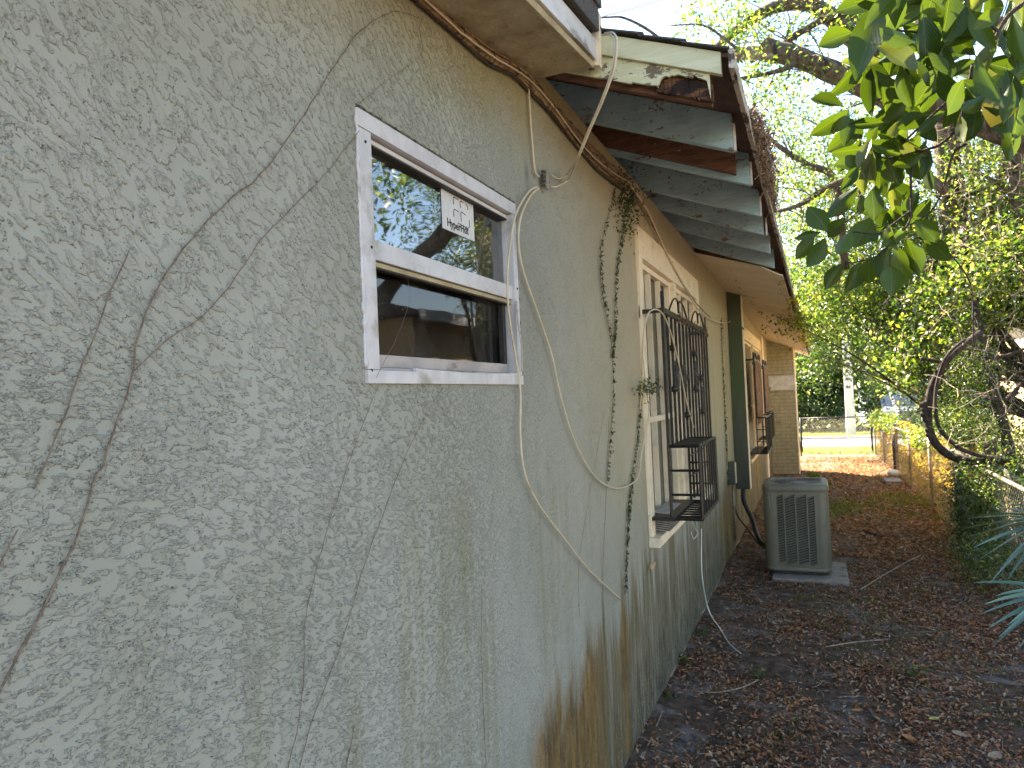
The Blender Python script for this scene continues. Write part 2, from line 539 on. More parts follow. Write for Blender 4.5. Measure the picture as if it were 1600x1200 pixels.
M['soffit_old'] = simple('textured_soffit', (.34, .285, .16), (.43, .37, .23), 8, .85, 1.0, .012, 0, (1, 1, 1), (.19, .13, .06), (.48, .68))
M['soffit_ply'] = simple('soffit_plywood', (.70, .59, .46), (.78, .67, .53), 3, .8, .3, .002, 0, (1, 1, 1), (.28, .2, .15), (.6, .8))
M['green_trim'] = woodmat('pale_green_paint', (.50, .50, .31), (.58, .58, .38), 'x', .65, (.30, .27, .17), (.66, .68))
M['flaky'] = woodmat('flaking_green_paint', (.52, .52, .32), (.60, .60, .40), 'x', .7, (.15, .12, .08), (.55, .57), .008)
M['rafter'] = woodmat('teal_paint', (.27, .41, .47), (.34, .49, .55), 'x', .6, (.20, .13, .07), (.61, .63))
M['rawwood'] = woodmat('bare_brown_wood', (.10, .048, .030), (.19, .095, .058), 'x', .8)
M['rot'] = woodmat('rotten_wood', (.035, .014, .008), (.16, .075, .032), 'x', .95, (.02, .01, .006), (.5, .56), .015)
M['deck'] = simple('roof_sheathing', (.09, .045, .034), (.14, .075, .055), 10, .9, .4)
M['fascia'] = woodmat('weathered_fascia', (.36, .32, .26), (.52, .47, .40), 'y', .9, (.07, .05, .035), (.54, .59), .01)
M['shingle'] = simple('asphalt_shingle', (.05, .045, .042), (.12, .11, .10), 130, .95, .9, .004)
M['white_trim'] = simple('old_white_trim', (.50, .50, .49), (.62, .62, .62), 12, .6, .3, .002, 0, (1, .3, 1), (.22, .2, .17), (.62, .68))
M['iron'] = simple('black_iron', (.012, .011, .011), (.03, .026, .024), 60, .45, .5, .001, .2, (1, 1, 1), (.08, .05, .035), (.62, .72))
M['cable'] = simple('cream_cable', (.52, .44, .30), (.60, .52, .38), 30, .5, .1, .0005, 0, (1, 1, 1), (.25, .18, .1), (.6, .7))
M['cable_white'] = simple('white_cable', (.62, .60, .55), (.70, .68, .63), 30, .5, .1)
M['cable_brown'] = simple('dusty_brown_cable', (.20, .12, .055), (.34, .23, .12), 60, .8, .6, .002, 0, (1, 1, 1), (.06, .035, .02), (.5, .6))
M['cable_black'] = simple('black_cable', (.015, .012, .01), (.04, .03, .02), 60, .6)
M['zinc'] = simple('zinc_splitter', (.36, .34, .31), (.50, .48, .44), 60, .4, .3, .001, .6)
M['brass'] = simple('tarnished_connectors', (.04, .035, .025), (.16, .13, .08), 200, .5, .5, .002, .5)
M['vine'] = simple('dry_vine_stem', (.12, .088, .062), (.22, .17, .13), 90, .9, .8, .002)
M['linebox'] = simple('green_line_cover', (.045, .050, .032), (.068, .075, .048), 5, .6, .3, .002, 0, (1, 1, .3), (.05, .075, .02), (.55, .68))
M['acpaint'] = simple('grey_green_enamel', (.118, .112, .078), (.145, .14, .10), 5, .42, .15, .001, 0, (1, 1, .5), (.13, .12, .08), (.58, .75))
M['acdark'] = simple('condenser_fins', (.02, .025, .022), (.05, .055, .05), 120, .8)
M['acmetal'] = simple('fan_guard_metal', (.16, .17, .16), (.28, .28, .27), 40, .45, .2, .001, .4)
M['label'] = simple('faded_sticker', (.45, .45, .42), (.6, .6, .56), 90, .6)
M['concrete'] = simple('concrete_pad', (.20, .18, .155), (.28, .25, .215), 12, .9, .6, .004, 0, (1, 1, 1), (.12, .1, .085), (.55, .66))
M['pole'] = simple('concrete_pole', (.50, .48, .43), (.60, .58, .53), 5, .9, .4, .006, 0, (1, 1, .4), (.3, .27, .22), (.6, .7))
M['road'] = simple('pale_road', (.34, .32, .30), (.40, .38, .36), 3, .9, .3)
M['kerb'] = simple('kerb_concrete', (.30, .28, .26), (.40, .38, .35), 8, .9, .3)
M['brick'] = simple('painted_brick', (.33, .31, .21), (.40, .375, .26), 9, .85, .5, .003, 0, (1, 1, 1), (.2, .18, .11), (.6, .7))
M['mortar'] = simple('painted_mortar', (.20, .185, .125), (.27, .25, .17), 20, .95, .5)
M['bark'] = simple('grey_brown_bark', (.075, .055, .042), (.18, .145, .085), 34, .95, 1.0, .02, 0, (1, 1, .35), (.035, .025, .02), (.55, .62))
M['bark_dark'] = simple('dark_bark', (.030, .022, .017), (.085, .06, .045), 34, .95, 1.0, .02, 0, (1, 1, .35))
M['bark_pale'] = simple('pale_bark', (.19, .155, .13), (.33, .28, .24), 30, .95, 1.0, .015, 0, (.4, .4, 1), (.08, .06, .05), (.58, .66))
M['twig'] = simple('dry_twigs', (.16, .12, .085), (.40, .31, .23), 50, .95, .5)
M['galv'] = simple('galvanised_steel', (.22, .20, .17), (.34, .31, .26), 40, .5, .2, .001, .4, (1, 1, 1), (.16, .08, .03), (.5, .65))
M['nhouse'] = simple('cream_render', (.70, .52, .28), (.78, .60, .35), 2, .9, .3, .003)
M['nroof'] = simple('brown_shingles', (.09, .06, .05), (.15, .10, .085), 20, .95, .5)
M['blue_house'] = simple('pale_blue_siding', (.50, .58, .62), (.58, .66, .70), 3, .8)
M['carpaint'] = simple('dark_blue_paint', (.20, .21, .22), (.25, .26, .27), 3, .3, .05)
M['winglass'] = simple('dark_window', (.02, .03, .035), (.04, .05, .055), 3, .12, .0)
M['white'] = simple('white_paint', (.66, .66, .65), (.75, .75, .74), 6, .6, .1)
M['paper'] = simple('window_sticker', (.56, .56, .55), (.64, .64, .63), 30, .5, .1, .0005)
M['ink'] = simple('black_ink', (.015, .015, .015), (.02, .02, .02), 30, .6, 0)
M['ink_white'] = simple('white_print', (.65, .65, .65), (.7, .7, .7), 30, .6, 0)
M['bottle'] = simple('black_plastic', (.012, .012, .014), (.02, .02, .022), 30, .35, .05)
M['cloth_blue'] = simple('folded_cloth', (.14, .15, .17), (.22, .23, .25), 12, .9, .4, .004)
M['peach'] = simple('peach_sponge', (.50, .33, .22), (.60, .42, .30), 30, .95, .5)
M['rock'] = simple('white_stone', (.62, .60, .55), (.74, .72, .67), 9, .9, .6, .01)

M['leaf_bright'] = leafmat('bright_small_leaves', [(0, (.022, .052, .012)), (.4, (.06, .115, .018)), (.7, (.125, .175, .028)), (.86, (.27, .28, .04)), (.93, (.36, .35, .16)), (.97, (.12, .2, .1)), (1, (.36, .20, .08))], .5, .38, 2.0, .7)  # pale stop near the end paints highlights of glossy leaves
M['leaf_mid'] = leafmat('mid_green_leaves', [(0, (.016, .036, .012)), (.4, (.032, .070, .016)), (.8, (.07, .12, .025)), (.92, (.19, .22, .04)), (1, (.26, .27, .15))], .45, .35, 1.8, .7)
M['leaf_dark'] = leafmat('dark_green_leaves', [(0, (.014, .03, .010)), (.5, (.028, .058, .016)), (1, (.05, .09, .022))], .35, .42, 1.6)
M['leaf_gold'] = leafmat('golden_vine_leaves', [(0, (.14, .13, .03)), (.35, (.27, .21, .05)), (.7, (.36, .25, .08)), (.92, (.32, .18, .06)), (1, (.12, .15, .03))], .6, .6, 2.2)
M['leaf_creeper'] = leafmat('creeper_leaves', [(0, (.02, .04, .012)), (.6, (.04, .07, .02)), (1, (.07, .10, .03))], .3, .5, 1.5)
M['litter'] = leafmat('fallen_leaves', [(0, (.075, .040, .024)), (.25, (.19, .085, .042)), (.45, (.31, .13, .06)), (.62, (.42, .17, .06)), (.78, (.36, .24, .15)), (.9, (.46, .35, .25)), (1, (.52, .22, .06))], .12, .7, 1.3, .3)
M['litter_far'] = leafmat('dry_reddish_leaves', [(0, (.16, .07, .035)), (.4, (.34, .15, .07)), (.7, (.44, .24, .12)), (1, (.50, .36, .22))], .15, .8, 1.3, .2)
M['grass'] = leafmat('grass_blades', [(0, (.05, .08, .015)), (.5, (.11, .15, .03)), (1, (.22, .22, .06))], .45, .6, 1.8)
M['grass_sun'] = leafmat('dry_grass_blades', [(0, (.13, .17, .07)), (.5, (.22, .25, .12)), (1, (.30, .30, .13))], .45, .6, 1.8)
M['yellow_leaf'] = simple('yellow_leaf', (.45, .36, .06), (.50, .42, .10), 60, .6, .3)
M['green_leaf1'] = simple('pale_green_leaf', (.34, .36, .17), (.42, .42, .22), 60, .6, .3)
M['orange_leaf'] = simple('orange_leaf', (.36, .13, .03), (.44, .19, .06), 60, .6, .3)
M['tan_leaf'] = simple('tan_leaf', (.30, .20, .12), (.38, .27, .17), 60, .7, .3)
M['clover'] = simple('weed_green', (.03, .085, .03), (.05, .12, .045), 40, .5, .3)
M['debris'] = simple('roof_litter', (.08, .045, .028), (.24, .17, .11), 60, .95)


def magnolia(name, base, tip, trans):
    t = NT(name); tc = t.n('TexCoord').outputs['Object']; x, y, z = t.xyz(tc)
    rnd = t.n('ObjectInfo').outputs['Random']
    col = t.mix(rnd, base, tip)
    vein = t.step(t.math('ABSOLUTE', x), .012, .003)
    wv = t.math('SINE', t.math('MULTIPLY', t.math('ADD', y, t.math('MULTIPLY', t.math('ABSOLUTE', x), -.9)), 75.0))
    col = t.mix(t.math('MULTIPLY', vein, .6), col, (.16, .20, .06))
    col = t.mix(t.math('MULTIPLY', t.step(wv, .85, 1.0), .25), col, (.14, .19, .05))
    col = t.mix(t.step(t.noise(tc, 9, 5, .7), .66, .74, 0, .6), col, (.03, .03, .01))
    t.done(col, .33, t.bump(t.math('ADD', wv, t.math('MULTIPLY', vein, -3.0)), .10, .003), spec=.25)
    tr = t.n('BsdfTranslucent'); t.set(tr.inputs['Color'], t.mix(1.0, col, (2.6, 2.4, .6), 'MULTIPLY'))
    mx = t.n('MixShader'); mx.inputs[0].default_value = trans
    t.t.links.new(t.b.outputs[0], mx.inputs[1]); t.t.links.new(tr.outputs[0], mx.inputs[2]); t.t.links.new(mx.outputs[0], t.out.inputs['Surface'])
    return t.m

M['mag'] = magnolia('laurel_leaf', (.026, .052, .007), (.054, .096, .012), .22)
M['mag_pale'] = magnolia('laurel_leaf_pale', (.08, .105, .04), (.11, .14, .055), .25)  # paler leaf colour for a few of the leaves

def magyellow():
    t = NT('laurel_leaf_yellow'); tc = t.n('TexCoord').outputs['Object']; x, y, z = t.xyz(tc)
    f = t.step(t.math('ADD', y, t.math('MULTIPLY', t.noise(tc, 5, 3), .5)), .75, .85)
    return t.done(t.mix(f, (.04, .08, .015), (.50, .38, .02)), .35)
M['mag_yellow'] = magyellow()


# ================================================================== SETTING
def axis(spans):
    out = []
    for a, b, st in spans:
        k = max(1, round((b - a) / st)); out += list(np.linspace(a, b, k, endpoint=False))
    out.append(spans[-1][1]); return np.array(out)

gxs = axis([(-70, -10, 8), (-10, -1, 1), (-1, 3.2, .04), (3.2, 8, .4), (8, 80, 8)])
gys = axis([(-15, 0, 1.5), (0, 1.6, .2), (1.6, 9, .04), (9, 20, .12), (20, 40, 1), (40, 300, 20)])
GX, GY = np.meshgrid(gxs, gys)
def gnoise(x, y):
    z = gz(y)
    if -1.2 < x < 3.3 and 0 < y < 20:
        z += .022 * noise.noise((x * 1.6, y * 1.6, 0)) + .012 * noise.noise((x * 6, y * 6, 3)) + .005 * noise.noise((x * 19, y * 19, 7))
        z += .035 * math.exp(-max(0, x + .86) / .12) * (.6 + .5 * noise.noise((y * 1.3, 5, 0)))
    if x > 1.8: z += min(.35, (x - 1.8) * .35) * (1 if y < 21 else max(0, 1 - (y - 21) / 1.5))
    return z
GZ = np.array([[gnoise(x, y) for x in gxs] for y in gys])
nx, ny = len(gxs), len(gys)
idx = np.arange(nx * ny).reshape(ny, nx)
F = np.stack([idx[:-1, :-1], idx[:-1, 1:], idx[1:, 1:], idx[1:, :-1]], -1).reshape(-1, 4)
me = raw_mesh('ground', np.stack([GX, GY, GZ], -1).reshape(-1, 3), F, M['soil'])
me.polygons.foreach_set('use_smooth', [True] * len(me.polygons))
struct(link('ground', me))

# road, kerb
rz = gz(26)
b = MB(); b.quad((-60, 24.4, gz(24.4) + .02), (60, 24.4, gz(24.4) + .02), (60, 28.2, gz(28.2) + .02), (-60, 28.2, gz(28.2) + .02)); struct(b.build('road', M['road']))
struct(MB().box(-60, 60, 28.2, 28.38, gz(28.2) - .1, gz(28.2) + .12).build('kerb', M['kerb']))
struct(MB().box(-60, 60, 24.2, 24.38, gz(24.2) - .1, gz(24.2) + .028).build('road_edge', M['kerb']))


# ================================================================== HOUSE
house = thing('house', 'pale sage stucco house with open rotting eaves running down the left side', 'house', (WX, 4, 0))
W1 = (1.262, 2.128, 1.752, 2.335)      # y0,y1,z0,z1 windows
W2 = (3.93, 6.12, .93, 2.60)
W3 = (10.3, 13.9, .76, 2.55)
GROUND_END = 16.2

ys = axis([(.15, .45, .05), (.45, 1.262, .0035), (1.262, 2.128, .0045), (2.128, 2.9, .006), (2.9, 3.93, .012), (3.93, 6.12, .03), (6.12, 10.3, .04), (10.3, 13.9, .12), (13.9, GROUND_END, .12)])
ys = np.concatenate([axis([(-1.2, .15, .1)])[:-1], ys])
zs = axis([(-.4, -.1, .1), (-.1, .76, .0075), (.76, .93, .0065), (.93, 1.752, .0048), (1.752, 2.335, .0045), (2.335, 2.55, .0045), (2.55, 2.60, .005), (2.60, 2.905, .005)])
Yg, Zg = np.meshgrid(ys, zs)
top = np.where(Yg < 2.36, 1.0, 0)
nyy, nzz = len(ys), len(zs)
idx = np.arange(nyy * nzz).reshape(nzz, nyy)
F = np.stack([idx[:-1, :-1], idx[:-1, 1:], idx[1:, 1:], idx[1:, :-1]], -1).reshape(-1, 4)
yc = (ys[:-1] + ys[1:]) / 2; zc = (zs[:-1] + zs[1:]) / 2
YC, ZC = np.meshgrid(yc, zc); keep = np.ones(YC.shape, bool)
for w in (W1, W2, W3):
    keep &= ~((YC > w[0]) & (YC < w[1]) & (ZC > w[2]) & (ZC < w[3]))
F = F[keep.ravel()]
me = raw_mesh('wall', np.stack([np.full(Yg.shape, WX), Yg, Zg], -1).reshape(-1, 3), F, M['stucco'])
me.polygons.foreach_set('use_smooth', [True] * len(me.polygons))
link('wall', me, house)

# inside: closed dark shell so no light leaks through
b = MB()
def reveal(b, w, depth):
    y0, y1, z0, z1 = w; x0, x1 = WX - depth, WX - .004
    b.quad((x0, y0, z0), (x1, y0, z0), (x1, y0, z1), (x0, y0, z1)); b.quad((x1, y1, z0), (x0, y1, z0), (x0, y1, z1), (x1, y1, z1))
    b.quad((x0, y0, z0), (x0, y1, z0), (x1, y1, z0), (x1, y0, z0)); b.quad((x0, y1, z1), (x0, y0, z1), (x1, y0, z1), (x1, y1, z1))
for w in (W1, W2, W3): reveal(b, w, .16)
b.build('window_reveal', M['cream'], house)
b = MB()
b.box(-4.5, WX - .162, -1.1, 16.1, -.3, .0); b.box(-4.5, WX - .162, -1.1, 16.1, 2.88, 2.95)
b.box(-4.5, -4.4, -1.1, 16.1, .0, 2.88); b.box(-4.4, WX - .162, -1.1, -1.0, 0, 2.88); b.box(-4.4, WX - .162, 16.0, 16.1, 0, 2.88)
for (a, c) in ((-1.0, W1[0]), (W1[1], W2[0]), (W2[1], W3[0]), (W3[1], 16.0)): b.box(WX - .20, WX - .164, a, c, 0, 2.88)
for w in (W1, W2, W3):
    b.box(WX - .20, WX - .164, w[0], w[1], 0, w[2]); b.box(WX - .20, WX - .164, w[0], w[1], w[3], 2.88)
b.box(-4.4, WX - .2, 3.0, 3.1, 0, 2.88); b.box(-4.4, WX - .2, 7.4, 7.5, 0, 2.88)
b.build('room_shell', M['dark_room'], house)

# ---- first roof: raked soffit over the near wall
def zr(y): return 2.835 + .155 * (y - 2.35)
b = MB()
Y0, Y1 = -1.2, 2.355
xo0, xo1 = -.60, -.652
b.hexa([(WX - .3, Y0, zr(Y0)), (WX - .3, Y0, zr(Y0) + .03), (WX - .3, Y1, zr(Y1)), (WX - .3, Y1, zr(Y1) + .03),
        (xo0, Y0, zr(Y0)), (xo0, Y0, zr(Y0) + .03), (xo1, Y1, zr(Y1)), (xo1, Y1, zr(Y1) + .03)])
b.build('rake_soffit', M['soffit_old'], house)
def rake(name, dx0, dx1, dz0, dz1, m, y1=Y1):
    MB().hexa([(xo0 + dx0, Y0, zr(Y0) + dz0), (xo0 + dx0, Y0, zr(Y0) + dz1), (xo1 + dx0, y1, zr(y1) + dz0), (xo1 + dx0, y1, zr(y1) + dz1),
               (xo0 + dx1, Y0, zr(Y0) + dz0), (xo0 + dx1, Y0, zr(Y0) + dz1), (xo1 + dx1, y1, zr(y1) + dz0), (xo1 + dx1, y1, zr(y1) + dz1)]).build(name, m, house, bevel=.002)
rake('rake_trim', .001, .014, -.006, .018, M['soffit_old'])
rake('rake_board', .003, .024, .020, .095, M['white_trim'])
rake('rake_cap', .003, .045, .107, .19, M['shingle'], Y1 - .02)
rake('rake_backing', -.03, .000, .032, .185, M['deck'])
b = MB()
b.hexa([(-4.6, Y0, zr(Y0) + .19), (-4.6, Y0, zr(Y0) + .23), (-4.6, Y1, zr(Y1) + .19), (-4.6, Y1, zr(Y1) + .23),
        (-.545, Y0, zr(Y0) + .192), (-.545, Y0, zr(Y0) + .23), (-.60, Y1, zr(Y1) + .192), (-.60, Y1, zr(Y1) + .23)])
b.build('upper_roof', M['shingle'], house)
# return board closing the end of the rake
MB().prism([Vector((-.668, 2.358, 2.85)), Vector((-.618, 2.358, 2.835)), Vector((-.612, 2.358, 3.02)), Vector((-.668, 2.358, 3.03))], (0, .03, 0)).build('return_board', M['cream_y'], house)

# ---- lower roof
SL = .397
def zb(x): return 2.900 - SL * (x - WX)          # underside of the rafters
def zt(x): return zb(x) + .150
def edge_x(y): return np.interp(y, [2.36, 9, 17.6], [-.198, -.15, -.02])
def edge_dz(y): return np.interp(y, [2.36, 6, 12, 17.6], [0, 0.0, -.10, -.20])
b = MB()
yy = [2.405] + list(np.arange(2.61, 17.7, .25))
for i in range(len(yy) - 1):
    a, c = yy[i], yy[i + 1]; xa, xc = edge_x(a), edge_x(c); da, dc = edge_dz(a), edge_dz(c)
    P = lambda x, y, d, h: (x, y, zt(x) + d + h)
    b.hexa([P(-1.6, a, 0, 0), P(-1.6, a, 0, .014), P(-1.6, c, 0, 0), P(-1.6, c, 0, .014), P(xa, a, da, 0), P(xa, a, da, .014), P(xc, c, dc, 0), P(xc, c, dc, .014)])
b.build('roof_deck', M['deck'], house)
b = MB()
for row in range(7):                      # overlapping shingle courses
    xa_ = -.185 - row * .14; xb_ = xa_ - .16
    y = 2.375
    while y < 17.5:
        wdt = random.uniform(.18, .34); e = random.uniform(-.012, .012); d = edge_dz(y); dx = edge_x(y) + .198
        h0 = .016 + row * .0015; x1 = xa_ + dx + e
        b.hexa([(xb_ + dx, y, zt(xb_) + d + h0), (xb_ + dx, y, zt(xb_) + d + h0 + .004), (xb_ + dx, y + wdt - .004, zt(xb_) + d + h0), (xb_ + dx, y + wdt - .004, zt(xb_) + d + h0 + .004),
                (x1, y, zt(xa_) + d + h0 + .006), (x1, y, zt(xa_) + d + h0 + .013), (x1, y + wdt - .004, zt(xa_) + d + h0 + .006), (x1, y + wdt - .004, zt(xa_) + d + h0 + .013)])
        y += wdt
o = b.build('shingles', M['shingle'], house); o['kind'] = 'stuff'
b = MB(); b.hexa([(-4.6, 2.36, 4.0), (-4.6, 2.36, 4.02), (-4.6, 17.6, 4.0), (-4.6, 17.6, 4.02), (-1.6, 2.36, zt(-1.6) + .02), (-1.6, 2.36, zt(-1.6) + .04), (-1.6, 17.6, zt(-1.6) + .02), (-1.6, 17.6, zt(-1.6) + .04)])
b.build('main_roof', M['shingle'], house)
# fascia strip nailed to the edge, split into boards with ragged ends
cuts = [2.37, 3.35, 4.45, 5.7, 7.2, 9.4, 12.4, 17.5]
for i in range(len(cuts) - 1):
    b = MB(); k = 10
    for j in range(k):
        a = cuts[i] + (cuts[i + 1] - cuts[i] - .012) * j / k; c = cuts[i] + (cuts[i + 1] - cuts[i] - .012) * (j + 1) / k
        j0 = .010 * noise.noise((a * 4, 0, 0)); j1 = .010 * noise.noise((c * 4, 0, 0))
        xa, xc = edge_x(a) + .001, edge_x(c) + .001; za = zt(edge_x(a)) + edge_dz(a); zc_ = zt(edge_x(c)) + edge_dz(c)
        b.hexa([(xa, a, za - .048 + j0), (xa, a, za + .012), (xc, c, zc_ - .048 + j1), (xc, c, zc_ + .012),
                (xa + .018, a, za - .052 + j0), (xa + .018, a, za + .010), (xc + .018, c, zc_ - .052 + j1), (xc + .018, c, zc_ + .010)])
    b.build('fascia_board', M['fascia'], house)
# blocking board behind the rafters
MB().box(-1.20, -1.17, 2.37, 16.0, 2.90, 3.16).build('blocking_board', M['rafter'], house)
b = MB(); b.box(-1.17, WX - .003, 2.30, 16.0, 2.885, 2.903); b.build('wall_plate', M['rafter'], house)

def rafter(y, th=.042, x1=-.245, m='rafter', d0=0, d1=.1495, x0=-1.15, name='rafter', label=None):
    b = MB(); b.hexa([(x0, y, zb(x0) + d0), (x0, y, zb(x0) + d1), (x0, y + th, zb(x0) + d0), (x0, y + th, zb(x0) + d1),
                      (x1, y, zb(x1) + d0), (x1, y, zb(x1) + d1), (x1, y + th, zb(x1) + d0), (x1, y + th, zb(x1) + d1)])
    o = b.build(name, M[m], house, bevel=.003)
    if label: o['label'] = label
    return o
rafter(2.94, .04, -.243, label='teal rafter nearest the rotten gable board')
rafter(3.44, .04, -.218)
rafter(3.395, .04, -.275, 'rawwood', .028, .135, -.95, 'sister_rafter', 'bare brown board nailed to the side of the second rafter')
for y in (4.09, 4.62, 5.28, 5.95): rafter(y, .04, -.225 + random.uniform(-.01, .01))
# white end grain strip on the tips
for y in (2.94, 3.44, 4.09, 4.62):
    x = -.2425 if y == 2.94 else -.2175
    MB().box(x + .001, x + .009, y + .001, y + .036, zb(x) + .004, zb(x) + .11).build('end_strip', M['white_trim'], house)
# gable (barge) boards: upper trim and flaking lower board with rot
GY_ = 2.395
b = MB()
xl, xr = -.668, -.222
b.hexa([(xl, GY_, zt(xl) - .062), (xl, GY_, zt(xl) + .012), (xl, GY_ + .024, zt(xl) - .062), (xl, GY_ + .024, zt(xl) + .012),
        (xr, GY_, zt(xr) - .062), (xr, GY_, zt(xr) + .012), (xr, GY_ + .024, zt(xr) - .062), (xr, GY_ + .024, zt(xr) + .012)])
b.build('upper_barge_board', M['green_trim'], house, bevel=.002)
lo = []; xs_ = np.linspace(-.262, -.82, 60)
for x in xs_:
    zz = zb(x) + .008
    if -.43 < x < -.268: zz += .060 + .012 * noise.noise((x * 60, 0, 0)) - .028 * max(0, (-.37 - x) / .06)
    elif -.52 < x <= -.43: zz += .006 + .010 * noise.noise((x * 55, 2, 0))
    lo.append(Vector((x, GY_ + .014, zz)))
poly = [Vector((-.82, GY_ + .014, zt(-.82) - .063)), Vector((-.262, GY_ + .014, zt(-.262) - .063))] + lo
o = MB().prism(poly, (0, .012, 0)).build('lower_barge_board', M['flaky'], house)
o['label'] = 'flaking pale green gable board with a rotted-out lower edge'
b = MB(); n0 = 26
for i in range(n0):                       # rotten core showing in the gap
    x0_ = -.44 + .185 * i / n0; x1_ = x0_ + .185 / n0
    a0 = .010 * noise.noise((x0_ * 70, 3, 0)); a1 = .006 * noise.noise((x0_ * 130, 9, 0))
    b.hexa([(x0_, GY_ + .027 + abs(a0), zb(x0_) + .002 + a1), (x0_, GY_ + .030 + abs(a0), zb(x0_) + .062), (x0_, GY_ + .05, zb(x0_) + .002), (x0_, GY_ + .05, zb(x0_) + .062),
            (x1_, GY_ + .027 + abs(a1), zb(x1_) + .002 + a1), (x1_, GY_ + .030 + abs(a1), zb(x1_) + .062), (x1_, GY_ + .05, zb(x1_) + .002), (x1_, GY_ + .05, zb(x1_) + .062)])
b.build('rotten_wood', M['rot'], house)
rafter(GY_ + .0515, .03, -.262, 'rawwood', -.004, .1485, -1.1, 'fly_rafter')

# ---- plywood soffit beyond the open rafters
b = MB(); yy = [6.12] + list(np.arange(6.6, 17.6, .6)) + [17.6]
def sw(y): return np.interp(y, [6.1, 16], [2.903, 2.80])
def so(y): return np.interp(y, [6.1, 12, 17.6], [2.69, 2.53, 2.40])
for i in range(len(yy) - 1):
    a, c = yy[i], yy[i + 1]; xa = edge_x(a) - .02; xc = edge_x(c) - .02
    if i == 0: xa = -.33; xc = -.20
    b.hexa([(WX - .1, a, sw(a)), (WX - .1, a, sw(a) + .01), (WX - .1, c, sw(c)), (WX - .1, c, sw(c) + .01), (xa, a, so(a)), (xa, a, so(a) + .01), (xc, c, so(c)), (xc, c, so(c) + .01)])
b.build('soffit', M['soffit_ply'], house)
MB().hexa([(WX + .01, 6.09, 2.885), (WX + .01, 6.09, 2.91), (WX + .01, 6.118, 2.885), (WX + .01, 6.118, 2.91),
           (-.23, 6.09, 2.67), (-.23, 6.09, 2.70), (-.23, 6.118, 2.67), (-.23, 6.118, 2.70)]).build('soffit_batten', M['rot'], house)
MB().hexa([(WX + .01, 9.7, sw(9.7) - .012), (WX + .01, 9.7, sw(9.7) - .001), (WX + .01, 9.74, sw(9.7) - .012), (WX + .01, 9.74, sw(9.7) - .001),
           (-.2, 9.7, so(9.7) - .012), (-.2, 9.7, so(9.7) - .001), (-.2, 9.74, so(9.7) - .012), (-.2, 9.74, so(9.7) - .001)]).build('soffit_batten', M['soffit_ply'], house)

# ---- brick pier at the far corner
PB = (WX, -.335, GROUND_END, 17.0)
b = MB().box(PB[0] - .05, PB[1] - .012, PB[2], PB[3], -.4, 2.78); b.build('corner_pier', M['mortar'], house)
b = MB(); z = -.2; row = 0
while z < 2.76:
    off = -.1 if row % 2 else 0; x = PB[0] + off
    while x < PB[1]:
        x0_ = max(x, PB[0] + .002); x1_ = min(x + .195, PB[1] - .0)
        if x1_ - x0_ > .02:
            j = random.uniform(0, .004); b.box(x0_, x1_, PB[2] - .012 - j, PB[2] + .01, z, z + .066)
        x += .205
    z += .076; row += 1
o = b.build('brick_facing', M['brick'], house); o['kind'] = 'stuff'
MB().box(PB[1] - .012, PB[1] + .012, PB[2] - .02, PB[3], -.4, 2.72).build('corner_board', M['cream'], house, bevel=.003)
MB().box(PB[0] + .01, PB[1] - .02, PB[2] - .045, PB[2] - .018, 1.66, 1.97).build('pier_panel', M['white_trim'], house, bevel=.003)


# ================================================================== WINDOW 1
w1 = MB().box(WX - .05, WX + .006, W1[0], W1[0] + .046, W1[2] + .026, W1[3] - .038).build('window', M['alu'], house, bevel=.002)
w1['label'] = 'white aluminium single-hung window with a square sticker on the upper pane'
def wbox(name, x0, x1, y0, y1, z0, z1, m='alu', bev=.0015):
    return MB().box(x0, x1, y0, y1, z0, z1).build(name, M[m], w1, bevel=bev)
wbox('head_frame', WX - .05, WX + .007, W1[0] - .004, W1[1] + .004, W1[3] - .037, W1[3] + .002)
wbox('jamb_frame', WX - .05, WX + .006, W1[1] - .030, W1[1] + .002, W1[2] + .026, W1[3] - .038)
wbox('sill_frame', WX - .05, WX + .008, W1[0] - .002, W1[1] + .004, W1[2] - .004, W1[2] + .025)
wbox('meeting_rail', WX - .030, WX - .004, W1[0] + .047, W1[1] - .031, 2.022, 2.066)
wbox('head_bead', WX - .030, WX - .010, W1[0] + .047, W1[1] - .031, W1[3] - .052, W1[3] - .041, 'white_trim')
wbox('glazing_gasket', WX - .034, WX - .012, W1[0] + .047, W1[1] - .031, W1[3] - .056, W1[3] - .0525, 'rubber', 0)
wbox('weather_strip', WX - .028, WX - .009, W1[0] + .047, W1[1] - .031, 2.008, 2.019, 'soffit_old', .001)
wbox('gasket_line', WX - .030, WX - .012, W1[0] + .047, W1[1] - .031, 2.0045, 2.0075, 'rubber', 0)
wbox('sash_rail', WX - .040, WX - .022, W1[0] + .047, W1[1] - .052, 1.786, 1.815, 'alu_old')
wbox('sash_stile', WX - .040, WX - .022, W1[1] - .072, W1[1] - .052, 1.8155, 2.004, 'rubber')
wbox('stop_strip', WX - .020, WX - .006, W1[0] + .047, W1[1] - .031, 1.7775, 1.7845, 'alu_old')
wbox('upper_pane', WX - .034, WX - .031, W1[0] + .04, W1[1] - .025, 2.05, W1[3] - .03, 'glass', 0)
wbox('lower_pane', WX - .046, WX - .043, W1[0] + .04, W1[1] - .055, 1.80, 2.03, 'glass_low', 0)
b = MB()                                    # bent cover strip springing off the right jamb
pts = [(WX + .010, 2.088, 2.015), (WX + .014, 2.083, 1.95), (WX + .022, 2.086, 1.87), (WX + .016, 2.094, 1.79)]
for i in range(3):
    p, q = Vector(pts[i]), Vector(pts[i + 1]); t_ = Vector((0, .010, 0)); u_ = Vector((.002, 0, 0))
    b.hexa([p, p + u_, p + t_, p + t_ + u_, q, q + u_, q + t_, q + t_ + u_])
